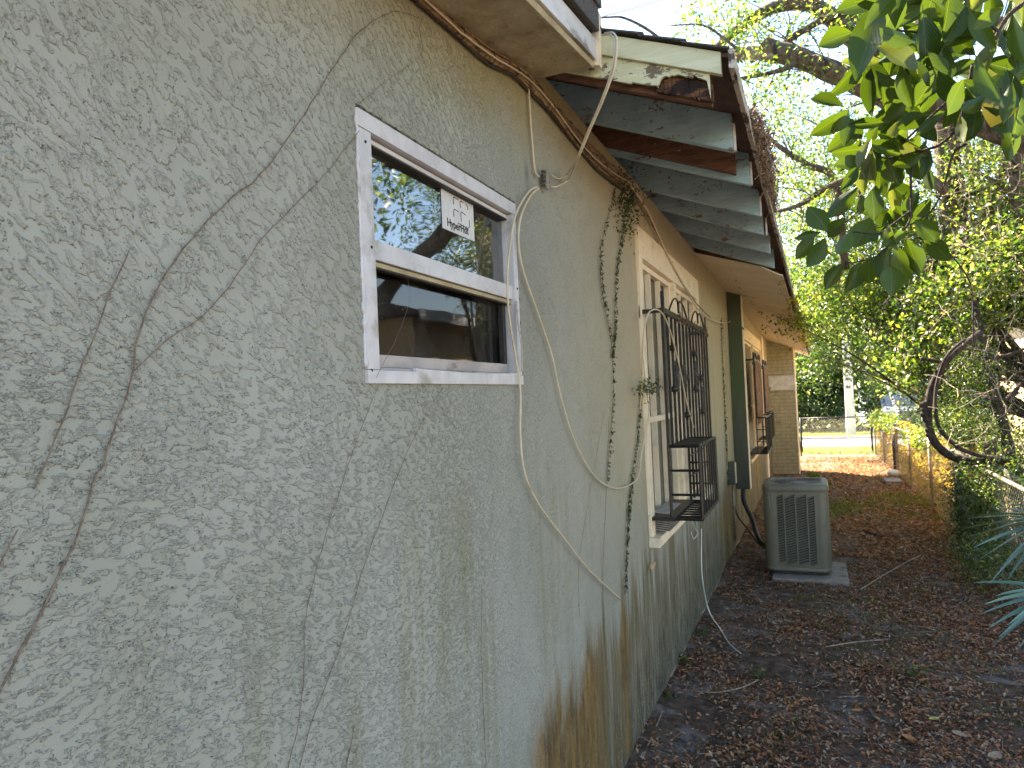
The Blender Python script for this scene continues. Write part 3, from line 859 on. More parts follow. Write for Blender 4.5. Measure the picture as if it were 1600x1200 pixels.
b.build('bent_strip', M['alu_old'], w1)
b = MB()
for i in range(11):                          # bowed lower stop
    y0 = 1.46 + .058 * i; y1 = y0 + .058; s0 = .006 * sin(pi * i / 11); s1 = .006 * sin(pi * (i + 1) / 11)
    b.hexa([(WX - .004, y0, 1.7775 - s0), (WX - .004, y0, 1.786 - s0), (WX - .004, y1, 1.7775 - s1), (WX - .004, y1, 1.786 - s1),
            (WX + .006, y0, 1.7775 - s0), (WX + .006, y0, 1.785 - s0), (WX + .006, y1, 1.7775 - s1), (WX + .006, y1, 1.785 - s1)])
b.build('bowed_stop', M['alu'], w1)
b = MB()
for (y, z) in ((W1[0] + .022, 2.27), (W1[0] + .030, 2.043), (W1[1] - .014, 2.058), (W1[0] + .012, 1.776)):
    b.lathe((0, 0, 0), [(0.0001, 0)], 3); b.v = b.v[:-3]; b.ball((WX + .0065, y, z), .0036, 6, 4)
b.build('screw', M['rubber'], w1)
# lumpy stucco lip and mossy caulk round the frame
b = MB(); pts = []
for i in range(90):
    y = W1[0] - .004 + (W1[1] - W1[0] + .008) * i / 89; pts.append((WX + .001, y, W1[3] + .007 + .004 * noise.noise((y * 50, 0, 0))))
b.tube(pts, [.0045 + .0035 * noise.noise((p[1] * 80, 4, 0)) for p in pts], 5)
b.build('mossy_caulk', M['caulk'], w1)
b = MB(); pts = []
for i in range(90):
    z = W1[2] + .03 + (W1[3] - W1[2] - .03) * i / 89; pts.append((WX + .002, W1[0] - .003 + .0035 * noise.noise((z * 40, 0, 3)), z))
b.tube(pts, [max(.001, .0045 + .0045 * noise.noise((p[2] * 60, 8, 0))) for p in pts], 5)
o = b.build('stucco_lip', M['alu'], w1, smooth=True)
b = MB(); pts = []
for i in range(60):
    z = W1[2] + (W1[3] - W1[2]) * i / 59; pts.append((WX + .0, W1[1] + .010 + .004 * noise.noise((z * 30, 0, 5)), z))
b.tube(pts, [max(.0008, .003 + .004 * noise.noise((p[2] * 50, 2, 0))) for p in pts], 5)
b.build('jamb_caulk', M['caulk'], w1)

# sticker on the upper pane
st = thing('window_sticker', 'square pale sticker with rounded letter outlines stuck inside the upper pane', 'sticker', (WX - .029, 1.75, 2.17))
sy0, sy1, sz0, sz1 = 1.688, 1.885, 2.172, 2.286
MB().box(WX - .0298, WX - .0290, sy0, sy1, sz0, sz1).build('sticker_sheet', M['paper'], st)
def outline(pts, r=.0013):
    b = MB(); b.tube([(WX - .0286, sy0 + (sy1 - sy0) * u, sz0 + (sz1 - sz0) * v) for u, v in smooth_path2(pts)], [r] * len(smooth_path2(pts)), 4)
    return b
def smooth_path2(p):
    return [(q.x, q.y) for q in smooth_path([Vector((a, c, 0)) for a, c in p], 5)]
b = MB()
def addp(pts):
    q = smooth_path2(pts); b.tube([(WX - .0286, sy0 + (sy1 - sy0) * u, sz0 + (sz1 - sz0) * v) for u, v in q], .0012, 4)
addp([(.50, .88), (.38, .89), (.35, .84), (.35, .70)])
addp([(.66, .87), (.57, .87), (.57, .70)])
addp([(.74, .86), (.80, .84), (.80, .74)])
addp([(.50, .58), (.38, .59), (.35, .53), (.35, .40)])
addp([(.72, .58), (.58, .60), (.58, .36)])
addp([(.84, .50), (.84, .34), (.78, .27), (.64, .27), (.46, .29)])
b.build('letter_outline', M['ink'], st)

def text_mesh(body, size, m, name, parent, origin, ydir=1, bold=0.0):
    cu = bpy.data.curves.new(name, 'FONT'); cu.body = body; cu.size = size; cu.extrude = .0003; cu.offset = bold
    ob = bpy.data.objects.new('tmp', cu); COL.objects.link(ob)
    me = bpy.data.meshes.new_from_object(ob.evaluated_get(bpy.context.evaluated_depsgraph_get()))
    bpy.data.objects.remove(ob)
    me.materials.clear(); me.materials.append(m)
    o = bpy.data.objects.new(name, me); COL.objects.link(o)
    rot = Matrix(((0, 0, 1), (1, 0, 0), (0, 1, 0))).to_4x4()     # local x -> world y, local y -> world z, normal -> +x
    me.transform(rot)
    me.transform(Matrix.Translation(origin))
    put(o, parent); return o
bpy.context.view_layer.update()
text_mesh('HyperHdt', .032, M['ink'], 'lettering', st, (WX - .0286, sy0 + .026, sz0 + .012), bold=.0006)

# things standing inside the window
bt = thing('spray_bottle', 'black bottle with white K&N lettering behind the lower pane', 'bottle', (WX - .10, 2.10, 1.76))
MB().lathe((WX - .085, 2.085, 1.76), [(.001, 0), (.040, 0), (.041, .01), (.041, .13), (.036, .145), (.018, .155), (.018, .165), (.020, .166), (.020, .20), (.001, .20)], 18).build('bottle_body', M['bottle'], bt, True)
MB().box(WX - .0735, WX - .0725, 2.05, 2.105, 1.80, 1.87).build('bottle_label', M['ink'], bt)
text_mesh('K&N', .027, M['ink_white'], 'lettering', bt, (WX - .0722, 2.053, 1.838), bold=.0008)
b = MB()
for k in range(3): b.box(WX - .0722, WX - .0719, 2.054, 2.098 - .008 * k, 1.827 - .009 * k, 1.829 - .009 * k)
b.build('small_print', M['alu_old'], bt)
cl = MB(); cl.tube(smooth_path([(WX - .13, 1.72, 1.74), (WX - .12, 1.735, 1.82), (WX - .13, 1.72, 1.87), (WX - .14, 1.70, 1.92)]), [.05, .05, .048, .045, .042, .04, .036, .035, .035, .034, .033, .03, .03, .03, .03, .03, .03, .02, .01], 9)
tag(cl.build('folded_cloth', M['cloth_blue'], None, True), 'grey-blue folded cloth standing behind the lower pane', 'cloth')
sp = MB(); sp.ball((WX - .085, 1.345, 1.80), .035, 9, 6, (.7, 1, .8)); tag(sp.build('sponge', M['peach'], None, True), 'peach coloured sponge in the lower left corner of the window', 'sponge')
sp = MB(); sp.ball((WX - .075, 1.395, 1.79), .017, 9, 6, (.8, 1, 1.1)); tag(sp.build('soap', M['white'], None, True), 'small whitish lump of soap beside the peach sponge', 'soap')
MB().box(WX - .16, WX - .055, W1[0], W1[1], W1[2] + .001, W1[2] + .008).build('inner_sill', M['dark_room'], w1)


# ================================================================== WINDOW 2 and 3 (cream timber)
def timber_window(W, cols, label, boards=True, lites=3):
    y0, y1, z0, z1 = W; ym = (y0 + y1) / 2
    cs = .07
    root = MB().box(WX - .03, WX + .018, y0 - .03, y0 + cs - .01, z0 - .02, z1).build('window', M['cream'], house, bevel=.003)
    root['label'] = label
    def part(n, x0, x1, a, c, d, e, m='cream', bev=.002): return MB().box(x0, x1, a, c, d, e).build(n, M[m], root, bevel=bev)
    part('casing', WX - .03, WX + .018, y1 - cs + .01, y1 + .03, z0 - .02, z1)
    part('head_board', WX - .02, WX + .020, y0 - .032, y1 + .032, z1 - .13, z1 + .04, 'cream_y')
    part('sill', WX - .03, WX + .060, y0 - .04, y1 + .04, z0 - .075, z0 - .021, 'cream_y', .004)
    part('mullion', WX - .03, WX + .015, ym - .05, ym + .05, z0 - .02, z1 - .131)
    for (a, c) in ((y0 + cs - .01, ym - .05), (ym + .05, y1 - cs + .01)):
        part('pane', WX - .055, WX - .051, a, c, z0 - .02, z1 - .13, 'glass', 0)
        part('stile', WX - .05, WX - .012, a + .001, a + .032, z0 - .018, z1 - .132, 'cream')
        part('stile', WX - .05, WX - .012, c - .032, c - .001, z0 - .018, z1 - .132, 'cream')
        part('rail', WX - .05, WX - .012, a + .033, c - .033, z1 - .165, z1 - .133, 'cream')
        zm = z0 + (z1 - z0) * .36
        part('rail', WX - .05, WX - .010, a + .033, c - .033, zm, zm + .035, 'cream')
        part('rail', WX - .05, WX - .012, a + .033, c - .033, z0 - .018, z0 + .03, 'cream')
        for k in range(1, lites):
            yk = a + .033 + (c - a - .066) * k / lites
            part('muntin', WX - .048, WX - .014, yk - .008, yk + .008, z0 + .031, zm - .001, 'cream', 0)
            part('muntin', WX - .048, WX - .014, yk - .008, yk + .008, zm + .036, z1 - .166, 'cream', 0)
    # drawn blind behind the glass
    part('blind', WX - .10, WX - .095, y0 + .03, y1 - .03, z0, z1 - .1, 'soffit_ply', 0)
    return root
w2 = timber_window(W2, 2, 'cream timber double window behind the nearer iron guard')
w3 = timber_window(W3, 2, 'cream timber window behind the two farther iron guards')
# louvred air-conditioner sleeve in the lower near corner
b = MB()
for k in range(9): b.hexa([(WX + .0, 4.03, .93 + .012 * k), (WX + .0, 4.03, .934 + .012 * k), (WX + .0, 4.42, .93 + .012 * k), (WX + .0, 4.42, .934 + .012 * k),
                          (WX + .09, 4.03, .922 + .012 * k), (WX + .09, 4.03, .926 + .012 * k), (WX + .09, 4.42, .922 + .012 * k), (WX + .09, 4.42, .926 + .012 * k)])
lv = b.build('louvre', M['alu_old'], w2); lv['label'] = 'grey slatted vent in the near lower corner'

# mottled tall frame strip between window 3 and the pier
MB().box(WX - .01, WX + .03, 14.2, 14.6, .0, 2.7).build('casing_strip', M['cream'], house, bevel=.004)


# ================================================================== WINDOW GUARDS
BAR = .0072
def bar_mesh(l, r=BAR):
    return MB().box(-r, r, -r, r, 0, l).mesh('bar', M['iron'])
def knob_mesh():
    b = MB()
    for k, (z, r) in enumerate(((0, .020), (.0, .0))):
        pass
    b.lathe((0, 0, 0), [(.006, -.035), (.011, -.028), (.008, -.020), (.025, -.010), (.027, 0), (.025, .010), (.008, .020), (.011, .028), (.006, .035)], 8)
    return b.mesh('collar', M['iron'], True)
KNOB = knob_mesh()
def plate_mesh():
    b = MB()                                    # cast rosette: ring of scrolls
    for k in range(8):
        a = 2 * pi * k / 8; c = Vector((0, .032 * cos(a), .055 * sin(a)))
        pts = [c + Vector((0, .017 * cos(t), .024 * sin(t))) for t in np.linspace(0, 2 * pi, 9)]
        b.tube(pts, .0075, 4)
    b.ball((0, 0, 0), .024, 8, 5, (.5, 1, 1.6))
    b.box(-.003, .003, -.045, -.038, -.09, .09); b.box(-.003, .003, .038, .045, -.09, .09)
    b.box(-.003, .003, -.038, .038, -.09, -.083); b.box(-.003, .003, -.038, .038, .083, .09)
    return b.mesh('rosette', M['iron'])
PLATE = plate_mesh()
def scroll(b, y0, y1, x, z):
    ym = (y0 + y1) / 2; h = .10
    pts = smooth_path([(x, y0, z), (x, y0 + (ym - y0) * .45, z + h * .8), (x, ym - (ym - y0) * .2, z + h), (x, ym - .01, z + h * .75), (x, ym - .005, z + .02)], 5)
    b.tube(pts, .006, 6)
    pts = smooth_path([(x, y1, z), (x, y1 - (y1 - ym) * .45, z + h * .8), (x, ym + (ym - y0) * .2, z + h), (x, ym + .01, z + h * .75), (x, ym + .005, z + .02)], 5)
    b.tube(pts, .006, 6)

def guard(label, y0, y1, z0, zmid, z1, box_y1, xo=-.742, xb=-.578, nbar=13, deco=True, screen=False, group=None):
    g = thing('window_guard', label, 'window guard', (xo, y0, z0), group)
    # mounting arms and top rail
    for y in (y0, y1):
        MB().box(WX + .002, xo - .0072, y - .008, y + .008, z1 - .012, z1 + .012).build('arm', M['iron'], g)
        MB().box(WX + .002, WX + .008, y - .02, y + .02, z1 - .035, z1 + .035).build('mounting_plate', M['iron'], g)
    MB().box(xo - .007, xo + .012, y0 - .01, y1 + .01, z1 - .016, z1 + .016).build('top_rail', M['iron'], g)
    me_l = bar_mesh(z1 - .017 - (z0 if box_y1 < y1 else zmid)); me_s = bar_mesh(z1 - .017 - zmid)
    for i in range(nbar):
        y = y0 + (y1 - y0) * i / (nbar - 1); inbox = y < box_y1
        shared('bar', me_s if inbox else me_l, g, (xo, y, zmid if inbox else z0))
        if deco and i in (2, 5, 8, 10):
            for dz in ((.42, .74) if i in (2, 8) else (.20, .52)): shared('collar', KNOB, g, (xo, y, zmid + dz * (z1 - zmid)))
    if deco:
        for (i, zz) in ((2.5, .52), (4.5, .50), (8, .56), (10, .33)):
            y = y0 + (y1 - y0) * i / (nbar - 1); shared('rosette', PLATE, g, (xo + .008, y, zmid + zz * (z1 - zmid)))
    b = MB()
    if deco: n_s = 2
    else: n_s = 2
    L = (y1 - y0)
    for k in range(n_s):
        a = y0 + L * (.12 + .46 * k); scroll(b, a, a + L * .38, xo, z1 + .016)
    b.build('scroll', M['iron'], g, True)
    b = MB(); b.box(xo - .009, xo + .009, y0 + .02, y0 + .038, z1 + .0165, z1 + .11); b.build('finial', M['iron'], g)
    MB().tube([(xo, y1 - .02, z1 + .0165), (xo, y1 - .02, z1 + .12)], .007, 6).build('finial', M['iron'], g)
    # projecting lower basket
    def rail(a, c, r=.009, n='basket_rail'):
        a, c = Vector(a), Vector(c); MB().tube([a, c], r, 4).build(n, M['iron'], g)
    for z in (z0, zmid):
        rail((xo if z == zmid else WX + .02, y0, z), (xb, y0, z)); rail((xo if z == zmid else WX + .02, box_y1, z), (xb, box_y1, z)); rail((xb, y0 - .006, z), (xb, box_y1 + .006, z), .011)
    MB().box(WX + .004, xo + .02, y0 - .012, box_y1, z0 - .010, z0 + .008).build('basket_ledge', M['iron'], g)
    if deco: MB().box(xo - .01, xb - .012, y0 + .012, box_y1 - .012, zmid - .006, zmid + .002).build('basket_lid', M['iron'], g)
    for (x, y) in ((xb, y0), (xb, box_y1), (xo, y0)): rail((x, y, z0), (x, y, zmid), .009, 'basket_post')
    for k in range(1, 3):
        z = z0 + (zmid - z0) * k / 3; rail((xo, y0, z), (xb, y0, z), .007); rail((xo, box_y1, z - .02), (xb, box_y1, z - .02), .006)
        rail((xo, box_y1 + .01, z + .02), (xo, y1, z + .02), .006) if box_y1 < y1 else None
    me_b = bar_mesh(zmid - z0, .0045); nb = 7
    for k in range(1, nb):
        shared('basket_bar', me_b, g, (xb, y0 + (box_y1 - y0) * k / nb, z0))
    for k in range(1, 8):
        y = y0 + (box_y1 - y0) * k / 8; rail((xo, y, z0), (xb, y, z0), .006, 'floor_bar')
    if screen:
        MB().box(xo + .014, xo + .018, y0 + .03, y1 - .02, zmid - .1, z1 - .02).build('rusty_screen', M['rustscreen'], g)
    return g

def rusts():
    t = NT('rusty_screen'); P = t.pos()
    n = t.noise(P, 9, 6, .7)
    return t.done(t.mix(t.step(n, .38, .62), (.045, .026, .018), (.22, .12, .06)), .9, t.bump(t.noise(P, 80, 3), .5, .004))
M['rustscreen'] = rusts()
g1 = guard('black wrought iron guard with scrolls and a projecting basket over the nearer timber window', 3.92, 5.68, 1.012, 1.408, 2.158, 4.585, nbar=14)
g2 = guard('rusty iron guard with a screen over the near half of the far timber window', 10.5, 11.9, .80, 1.30, 2.12, 11.7, -.745, -.62, 9, False, True)
g3 = guard('rusty iron guard farthest along the wall beside the brick pier', 12.5, 13.6, .86, 1.30, 2.08, 13.4, -.745, -.66, 8, False, True)
# cobwebs and dead leaves caught along the top rail of the near guard
C_ = []
for i in range(420):
    y = random.uniform(4.3, 5.7); C_.append((-.735 + random.gauss(0, .012), y, 2.15 + random.gauss(0, .018)))
o = link('caught_leaves', leaf_mesh('caught_leaves', C_, RNG.uniform(.008, .024, len(C_)), M['debris'], .6)); tag(o, 'dry leaf crumbs and cobweb caught on the top rail of the near iron guard', 'leaf litter', kind='stuff')


# ================================================================== LINE COVER, PIPES, AC
lc = thing('line_cover', 'tall sage green duct running up the wall between the barred windows', 'duct', (-.79, 8.6, .5))
MB().box(WX + .004, -.712, 8.55, 8.70, .56, 2.868).build('duct_body', M['linebox'], lc, bevel=.004)
MB().box(WX + .004, -.700, 8.53, 8.72, 2.40, 2.42).build('duct_strap', M['linebox'], lc)
MB().box(-.711, -.705, 8.548, 8.702, .56, 2.868).build('duct_edge', M['cream'], lc)
bx = thing('electric_box', 'small grey disconnect box low on the wall beside the green duct', 'electric box', (-.83, 8.0, .7))
MB().box(WX + .004, -.80, 7.85, 7.97, .70, .94).build('box_body', M['linebox'], bx, bevel=.004)
MB().box(-.80, -.793, 7.86, 7.96, .71, .93).build('box_door', M['alu_old'], bx, bevel=.002)
MB().tube([(-.835, 7.91, .70), (-.835, 7.91, .10)], .014, 8).build('conduit', M['galv'], bx, True)
ACX0, ACX1, ACY0, ACY1 = -.475, .085, 6.98, 7.58
ZA = gz(7.6) + .045
o = MB().tube(smooth_path([(-.79, 8.6, .57), (-.785, 8.56, .42), (-.70, 8.45, .24), (-.60, 8.0, .10), (-.47, 7.45, .14)], 8), .026, 9).build('pipe_insulation', M['rubber'], None, True)
tag(o, 'thick black insulated refrigerant pipe from the duct to the condenser', 'pipe')
o = MB().tube(smooth_path([(-.835, 7.91, .50), (-.80, 7.95, .35), (-.70, 8.05, .18), (-.60, 7.9, .08), (-.47, 7.40, .12)], 8), .010, 7).build('power_whip', M['cable_black'], None, True)
tag(o, 'thin black flexible cable looping from the disconnect box to the condenser', 'cable')

pad = MB().box(-.42, .215, 6.84, 7.60, gz(7.5) - .05, ZA - .003).build('concrete_pad', M['concrete'], None, bevel=.008)
tag(pad, 'square grey concrete pad under the air conditioner', 'concrete pad')
ac = thing('air_conditioner', 'grey-green outdoor air conditioner unit with slanted louvres standing by the wall', 'air conditioner', ((ACX0 + ACX1) / 2, (ACY0 + ACY1) / 2, ZA))
H_AC = .835
def rrect(x0, x1, y0, y1, r, n=6):
    out = []
    for (cx, cy, a0) in ((x1 - r, y1 - r, 0), (x0 + r, y1 - r, 90), (x0 + r, y0 + r, 180), (x1 - r, y0 + r, 270)):
        for k in range(n + 1):
            a = radians(a0 + 90 * k / n); out.append((cx + r * cos(a), cy + r * sin(a)))
    return out
def loft(b, rings):
    n = len(rings[0]); n0 = len(b.v)
    for rg in rings: b.v += rg
    for i in range(len(rings) - 1):
        for j in range(n):
            a = n0 + i * n + j; c = n0 + i * n + (j + 1) % n; b.f.append((a, c, c + n, a + n))
def ring(x0, x1, y0, y1, r, z): return [(x, y, z) for x, y in rrect(x0, x1, y0, y1, r)]
b = MB(); X0, X1, Ya, Yb = ACX0, ACX1, ACY0, ACY1
loft(b, [ring(X0 + .02, X1 - .02, Ya + .02, Yb - .02, .07, ZA + .03), ring(X0 + .02, X1 - .02, Ya + .02, Yb - .02, .07, ZA + .74)])
b.build('coil', M['acdark'], ac, True)
b = MB(); loft(b, [ring(X0 + .03, X1 - .03, Ya + .03, Yb - .03, .06, ZA), ring(X0 + .03, X1 - .03, Ya + .03, Yb - .03, .06, ZA + .03)]); b.build('base_pan', M['rubber'], ac)
b = MB(); loft(b, [ring(X0, X1, Ya, Yb, .075, ZA + .035), ring(X0 - .002, X1 + .002, Ya - .002, Yb + .002, .075, ZA + .04), ring(X0 - .002, X1 + .002, Ya - .002, Yb + .002, .075, ZA + .065), ring(X0 + .004, X1 - .004, Ya + .004, Yb - .004, .088, ZA + .068)])
b.build('bottom_band', M['acpaint'], ac, True)
# top cap with round opening
cx, cy = (X0 + X1) / 2, (Ya + Yb) / 2
b = MB(); rr = rrect(X0 - .006, X1 + .006, Ya - .006, Yb + .006, .085)
def r2(ins, z): return [(x, y, z) for x, y in rrect(X0 - .006 + ins, X1 + .006 - ins, Ya - .006 + ins, Yb + .006 - ins, max(.02, .085 - ins))]
circ = []
for (x, y) in rr:
    a = math.atan2(y - cy, x - cx); circ.append((cx + .225 * cos(a), cy + .225 * sin(a)))
loft(b, [r2(.004, ZA + .755), r2(0, ZA + .762), r2(0, ZA + .800), r2(.012, ZA + .818), r2(.03, ZA + .824), [(x, y, ZA + .822) for x, y in circ], [(x, y, ZA + .76) for x, y in circ]])
b.build('top_cap', M['acpaint'], ac, True)
b = MB()
for r_ in np.linspace(.03, .222, 11): b.tube([(cx + r_ * cos(a), cy + r_ * sin(a), ZA + .826 - .0 * r_) for a in np.linspace(0, 2 * pi, 33)], .0018, 4, False)
for k in range(8):
    a = pi * k / 8; b.tube([(cx - .228 * cos(a), cy - .228 * sin(a), ZA + .822), (cx + .228 * cos(a), cy + .228 * sin(a), ZA + .822)], .0026, 4)
b.build('fan_guard', M['acmetal'], ac)
b = MB()
for k in range(3):
    a = 2 * pi * k / 3 + .4
    P = lambda r, da, z: (cx + r * cos(a + da), cy + r * sin(a + da), ZA + z)
    b.quad(P(.04, -.4, .775), P(.2, -.45, .77), P(.2, .35, .80), P(.04, .4, .795))
b.build('fan_blade', M['acdark'], ac)
MB().lathe((cx, cy, ZA), [(.001, .80), (.045, .80), (.05, .79), (.05, .75)], 14).build('fan_motor', M['acmetal'], ac, True)
b = MB(); loft(b, [ring(X0, X1, Ya, Yb, .075, ZA + .068), ring(X0, X1, Ya, Yb, .075, ZA + .10)])
# corner posts and panel frames, louvres as slanted slats
for (ax, ay) in ((X0, Ya), (X1, Ya), (X0, Yb), (X1, Yb)):
    bb = MB(); sx = 1 if ax == X0 else -1; sy = 1 if ay == Ya else -1; r = .075; pts = []
    pts.append((ax, ay + sy * .12)); 
    for k in range(7):
        a = pi / 2 * k / 6; pts.append((ax + sx * (r - r * cos(a)), ay + sy * (r - r * sin(a))))
    pts.append((ax + sx * .12, ay))
    for i in range(len(pts) - 1):
        (p0, p1), (q0, q1) = pts[i], pts[i + 1]
        bb.quad((p0, p1, ZA + .066), (q0, q1, ZA + .066), (q0, q1, ZA + .758), (p0, p1, ZA + .758))
    bb.build('corner_post', M['acpaint'], ac, True)
def grille(face):
    """vertical ribs and slanted louvres on one face"""
    a0, a1 = (X0 + .083, X1 - .083) if face in ('front', 'back') else (Ya + .083, Yb - .083)
    rib = MB(); slat = MB(); n = 4; wd = (a1 - a0) / n
    def T(a, z, d):
        if face == 'front': return (a, Ya - .000 + d, z)
        if face == 'back': return (a, Yb - d, z)
        if face == 'left': return (X0 + d, a, z)
        return (X1 - d, a, z)
    def slab(B, aa, ab, za, zb_, d0, d1):
        B.hexa([T(aa, za, d1), T(aa, zb_, d1), T(aa, za, d0), T(aa, zb_, d0), T(ab, za, d1), T(ab, zb_, d1), T(ab, za, d0), T(ab, zb_, d0)])
    slab(rib, a0 - .006, a1 + .006, ZA + .067, ZA + .085, -.001, .012); slab(rib, a0 - .006, a1 + .006, ZA + .735, ZA + .757, -.001, .012)
    for k in range(n + 1):
        a = a0 + wd * k; slab(rib, a - .006, a + .006, ZA + .0855, ZA + .7345, -.003, .010)
    for k in range(n):
        aa = a0 + wd * k + .0065; ab = a0 + wd * (k + 1) - .0065; z = ZA + .09
        # corner gussets that make the slanted ends
        rib.prism([Vector(T(aa, ZA + .7345, .001)), Vector(T(ab, ZA + .7345, .001)), Vector(T(aa, ZA + .700, .001))], Vector(T(aa, 0, .004)) - Vector(T(aa, 0, .001)))
        rib.prism([Vector(T(ab, ZA + .0855, .001)), Vector(T(aa, ZA + .0855, .001)), Vector(T(ab, ZA + .118, .001))], Vector(T(aa, 0, .004)) - Vector(T(aa, 0, .001)))
        while z < ZA + .70:
            tilt = .030
            slat.quad(T(aa, z, .002), T(ab, z + tilt, .002), T(ab, z + tilt + .0105, .010), T(aa, z + .0105, .010))
            z += .023
    rib.build('grille_frame', M['acpaint'], ac)
    o = slat.build('louvres', M['acpaint'], ac); o['kind'] = 'stuff'
for f_ in ('front', 'left', 'right', 'back'): grille(f_)
MB().box(X0 - .004 + .05, X0 + .09, Ya + .005, Ya + .0055, ZA + .60, ZA + .70)
MB().prism([Vector((X0 + .018, Ya + .030, ZA + .62)), Vector((X0 + .060, Ya + .0035, ZA + .62)), Vector((X0 + .060, Ya + .0035, ZA + .72)), Vector((X0 + .018, Ya + .030, ZA + .72))], (-.001, -.002, 0)).build('rating_label', M['label'], ac)
for px, py in ((X0 + .27, Ya - .0075), (X1 - .05, Ya - .004)):
    MB().ball((px, py, ZA + .785), .005, 6, 4).build('screw', M['rubber'], ac)
# leaves lying on the fan guard
C_ = [(cx + random.gauss(.02, .05), cy + random.gauss(0, .05), ZA + .833) for _ in range(16)]
o = link('leaves_on_unit', leaf_mesh('leaves_on_unit', C_, RNG.uniform(.03, .055, 16), M['litter_far'], .5, 0, .9)); tag(o, 'pale dry leaves lying on top of the air conditioner', 'leaf litter', kind='stuff')


# ================================================================== CABLES
def cable(label, pts, r, m, n=7, jit=.0, name='cable', sides=7):
    q = smooth_path(pts, n, jit)
    o = MB().tube(q, r, sides).build(name, M[m], None, True)
    return tag(o, label, 'cable')
XC = WX + .010
def wp(l, dx=.010): return [on_x(x, y, WX + dx) for x, y in l]
run = [(600, -55), (650, -8), (720, 52), (768, 90), (806, 110), (830, 133), (862, 170), (910, 228), (945, 262), (985, 292)]
bundle = [(0, .018, 'cable_brown', .0058), (6, .026, 'cable_brown', .0045), (-5, .014, 'cable_brown', .0050), (-10, .010, 'cable_black', .0050), (11, .020, 'cable_brown', .0036), (3, .030, 'cable', .0030)]
names = ['thickest dusty brown cable in the run under the eaves', 'dusty brown cable along the top of the eaves run', 'lower brown cable of the run stapled below the eaves',
         'black cable pressed to the wall under the brown run', 'thin brown cable nearest the soffit in the run', 'thin cream cable on the front of the brown run']
for (off, dx, mm, r), nm in zip(bundle, names):
    pts = []
    for i, (x, y) in enumerate(run):
        w_ = off + random.uniform(-3, 3); pts.append(on_x(x + w_ * .55, y - w_ * .75, WX + dx + random.uniform(-.002, .002)))
    cable(nm, pts, r, mm, 8, .0004)
b = MB()
for i in (1, 2, 3, 4, 6, 7, 8):
    p = on_x(run[i][0], run[i][1], WX + .02)
    d = (on_x(*run[i + 1], WX + .02) - p).normalized() if i < 9 else Vector((0, 1, 0))
    q = []
    for a in np.linspace(0, 2 * pi, 13):
        s_ = Vector((0, -d.z, d.y)); q.append(p + s_ * (.017 * cos(a)) + Vector((1, 0, 0)) * (.013 * sin(a)))
    b.tube(q, .0016, 4)
tag(b.build('cable_tie', M['cable_black']), 'black ties and clips holding the brown cable run', 'cable ties')
cable('cream cable swagging from the eaves run past the barred window', wp([(985, 290), (1012, 330), (1040, 392), (1068, 445), (1092, 484), (1118, 502), (1136, 504), (1152, 498)], .03), .0055, 'cable', 8, .0004)
cable('second thin cable crossing in front of the barred window head', wp([(990, 296), (1020, 352), (1050, 412), (1085, 470), (1110, 496)], .022), .0042, 'cable_brown', 8, .0004)
# twin drop from the roof to the splitter
roof_pt = [on_y(945, 52, 2.33), on_y(958, 52, 2.28), on_y(964, 66, 2.25), on_y(960, 105, 2.24), on_y(944, 152, 2.26), on_y(921, 205, 2.32), on_y(903, 248, 2.40)]
cable('outer cream cable looping off the roof edge down to the splitter', roof_pt + [on_x(888, 280, WX + .03), on_x(872, 291, WX + .022), on_x(860, 292, WX + .016)], .0038, 'cable', 9)
cable('inner cream cable looping off the roof edge down to the splitter', [p + Vector((-.009, .004, -.002)) for p in roof_pt] + [on_x(886, 272, WX + .03), on_x(874, 279, WX + .02), on_x(862, 274, WX + .016)], .0032, 'cable', 9)
cable('cream cable hanging straight down from the soffit to the splitter', wp([(812, 112), (822, 122), (826, 140), (829, 190), (833, 240), (836, 268), (842, 276)], .012), .0036, 'cable', 8)
cable('cream cable crossing the right window jamb and trailing to a loose end', wp([(840, 292), (826, 300), (806, 335), (797, 385), (793, 430), (795, 490), (806, 560), (813, 610), (813, 680), (820, 740), (843, 790), (882, 842), (920, 890), (969, 936)], .020), .0036, 'cable', 8)
cable('cream cable hanging from the splitter in a long curve to the barred window', wp([(842, 294), (830, 305), (815, 335), (810, 375), (818, 425), (842, 495), (862, 555), (876, 620), (898, 690), (930, 745), (962, 763), (990, 754), (999, 738)], .016) + wp([(1003, 705), (1012, 660), (1014, 640), (1010, 610), (1005, 560)], .03), .0036, 'cable', 8)
cable('white cable draped over the top of the iron guard', [on_x(1000, 640, -.83), on_x(1003, 600, -.80), on_x(1004, 550, -.76), on_x(1009, 500, -.735), on_x(1020, 484, -.725), on_x(1035, 490, -.722), on_x(1048, 520, -.722), on_x(1062, 575, -.722), on_x(1072, 625, -.722), on_x(1084, 668, -.722)], .0042, 'cable', 8)
cable('white cable hanging below the near window and lying on the ground', [on_x(1096, 826, -.83), on_x(1096, 880, -.82), on_x(1099, 915, -.80)] + [on_y(1108, 955, 4.9), on_g(1125, 990) + Vector((0, 0, .04)), on_g(1140, 1010) + Vector((0, 0, .02)), on_g(1158, 1026) + Vector((0, 0, .02))], .0042, 'cable_white', 8)
cable('small white wire loop hanging under the iron guard', wp([(1082, 815), (1086, 825), (1090, 833), (1084, 842), (1080, 832)], .02), .003, 'cable_white', 6)
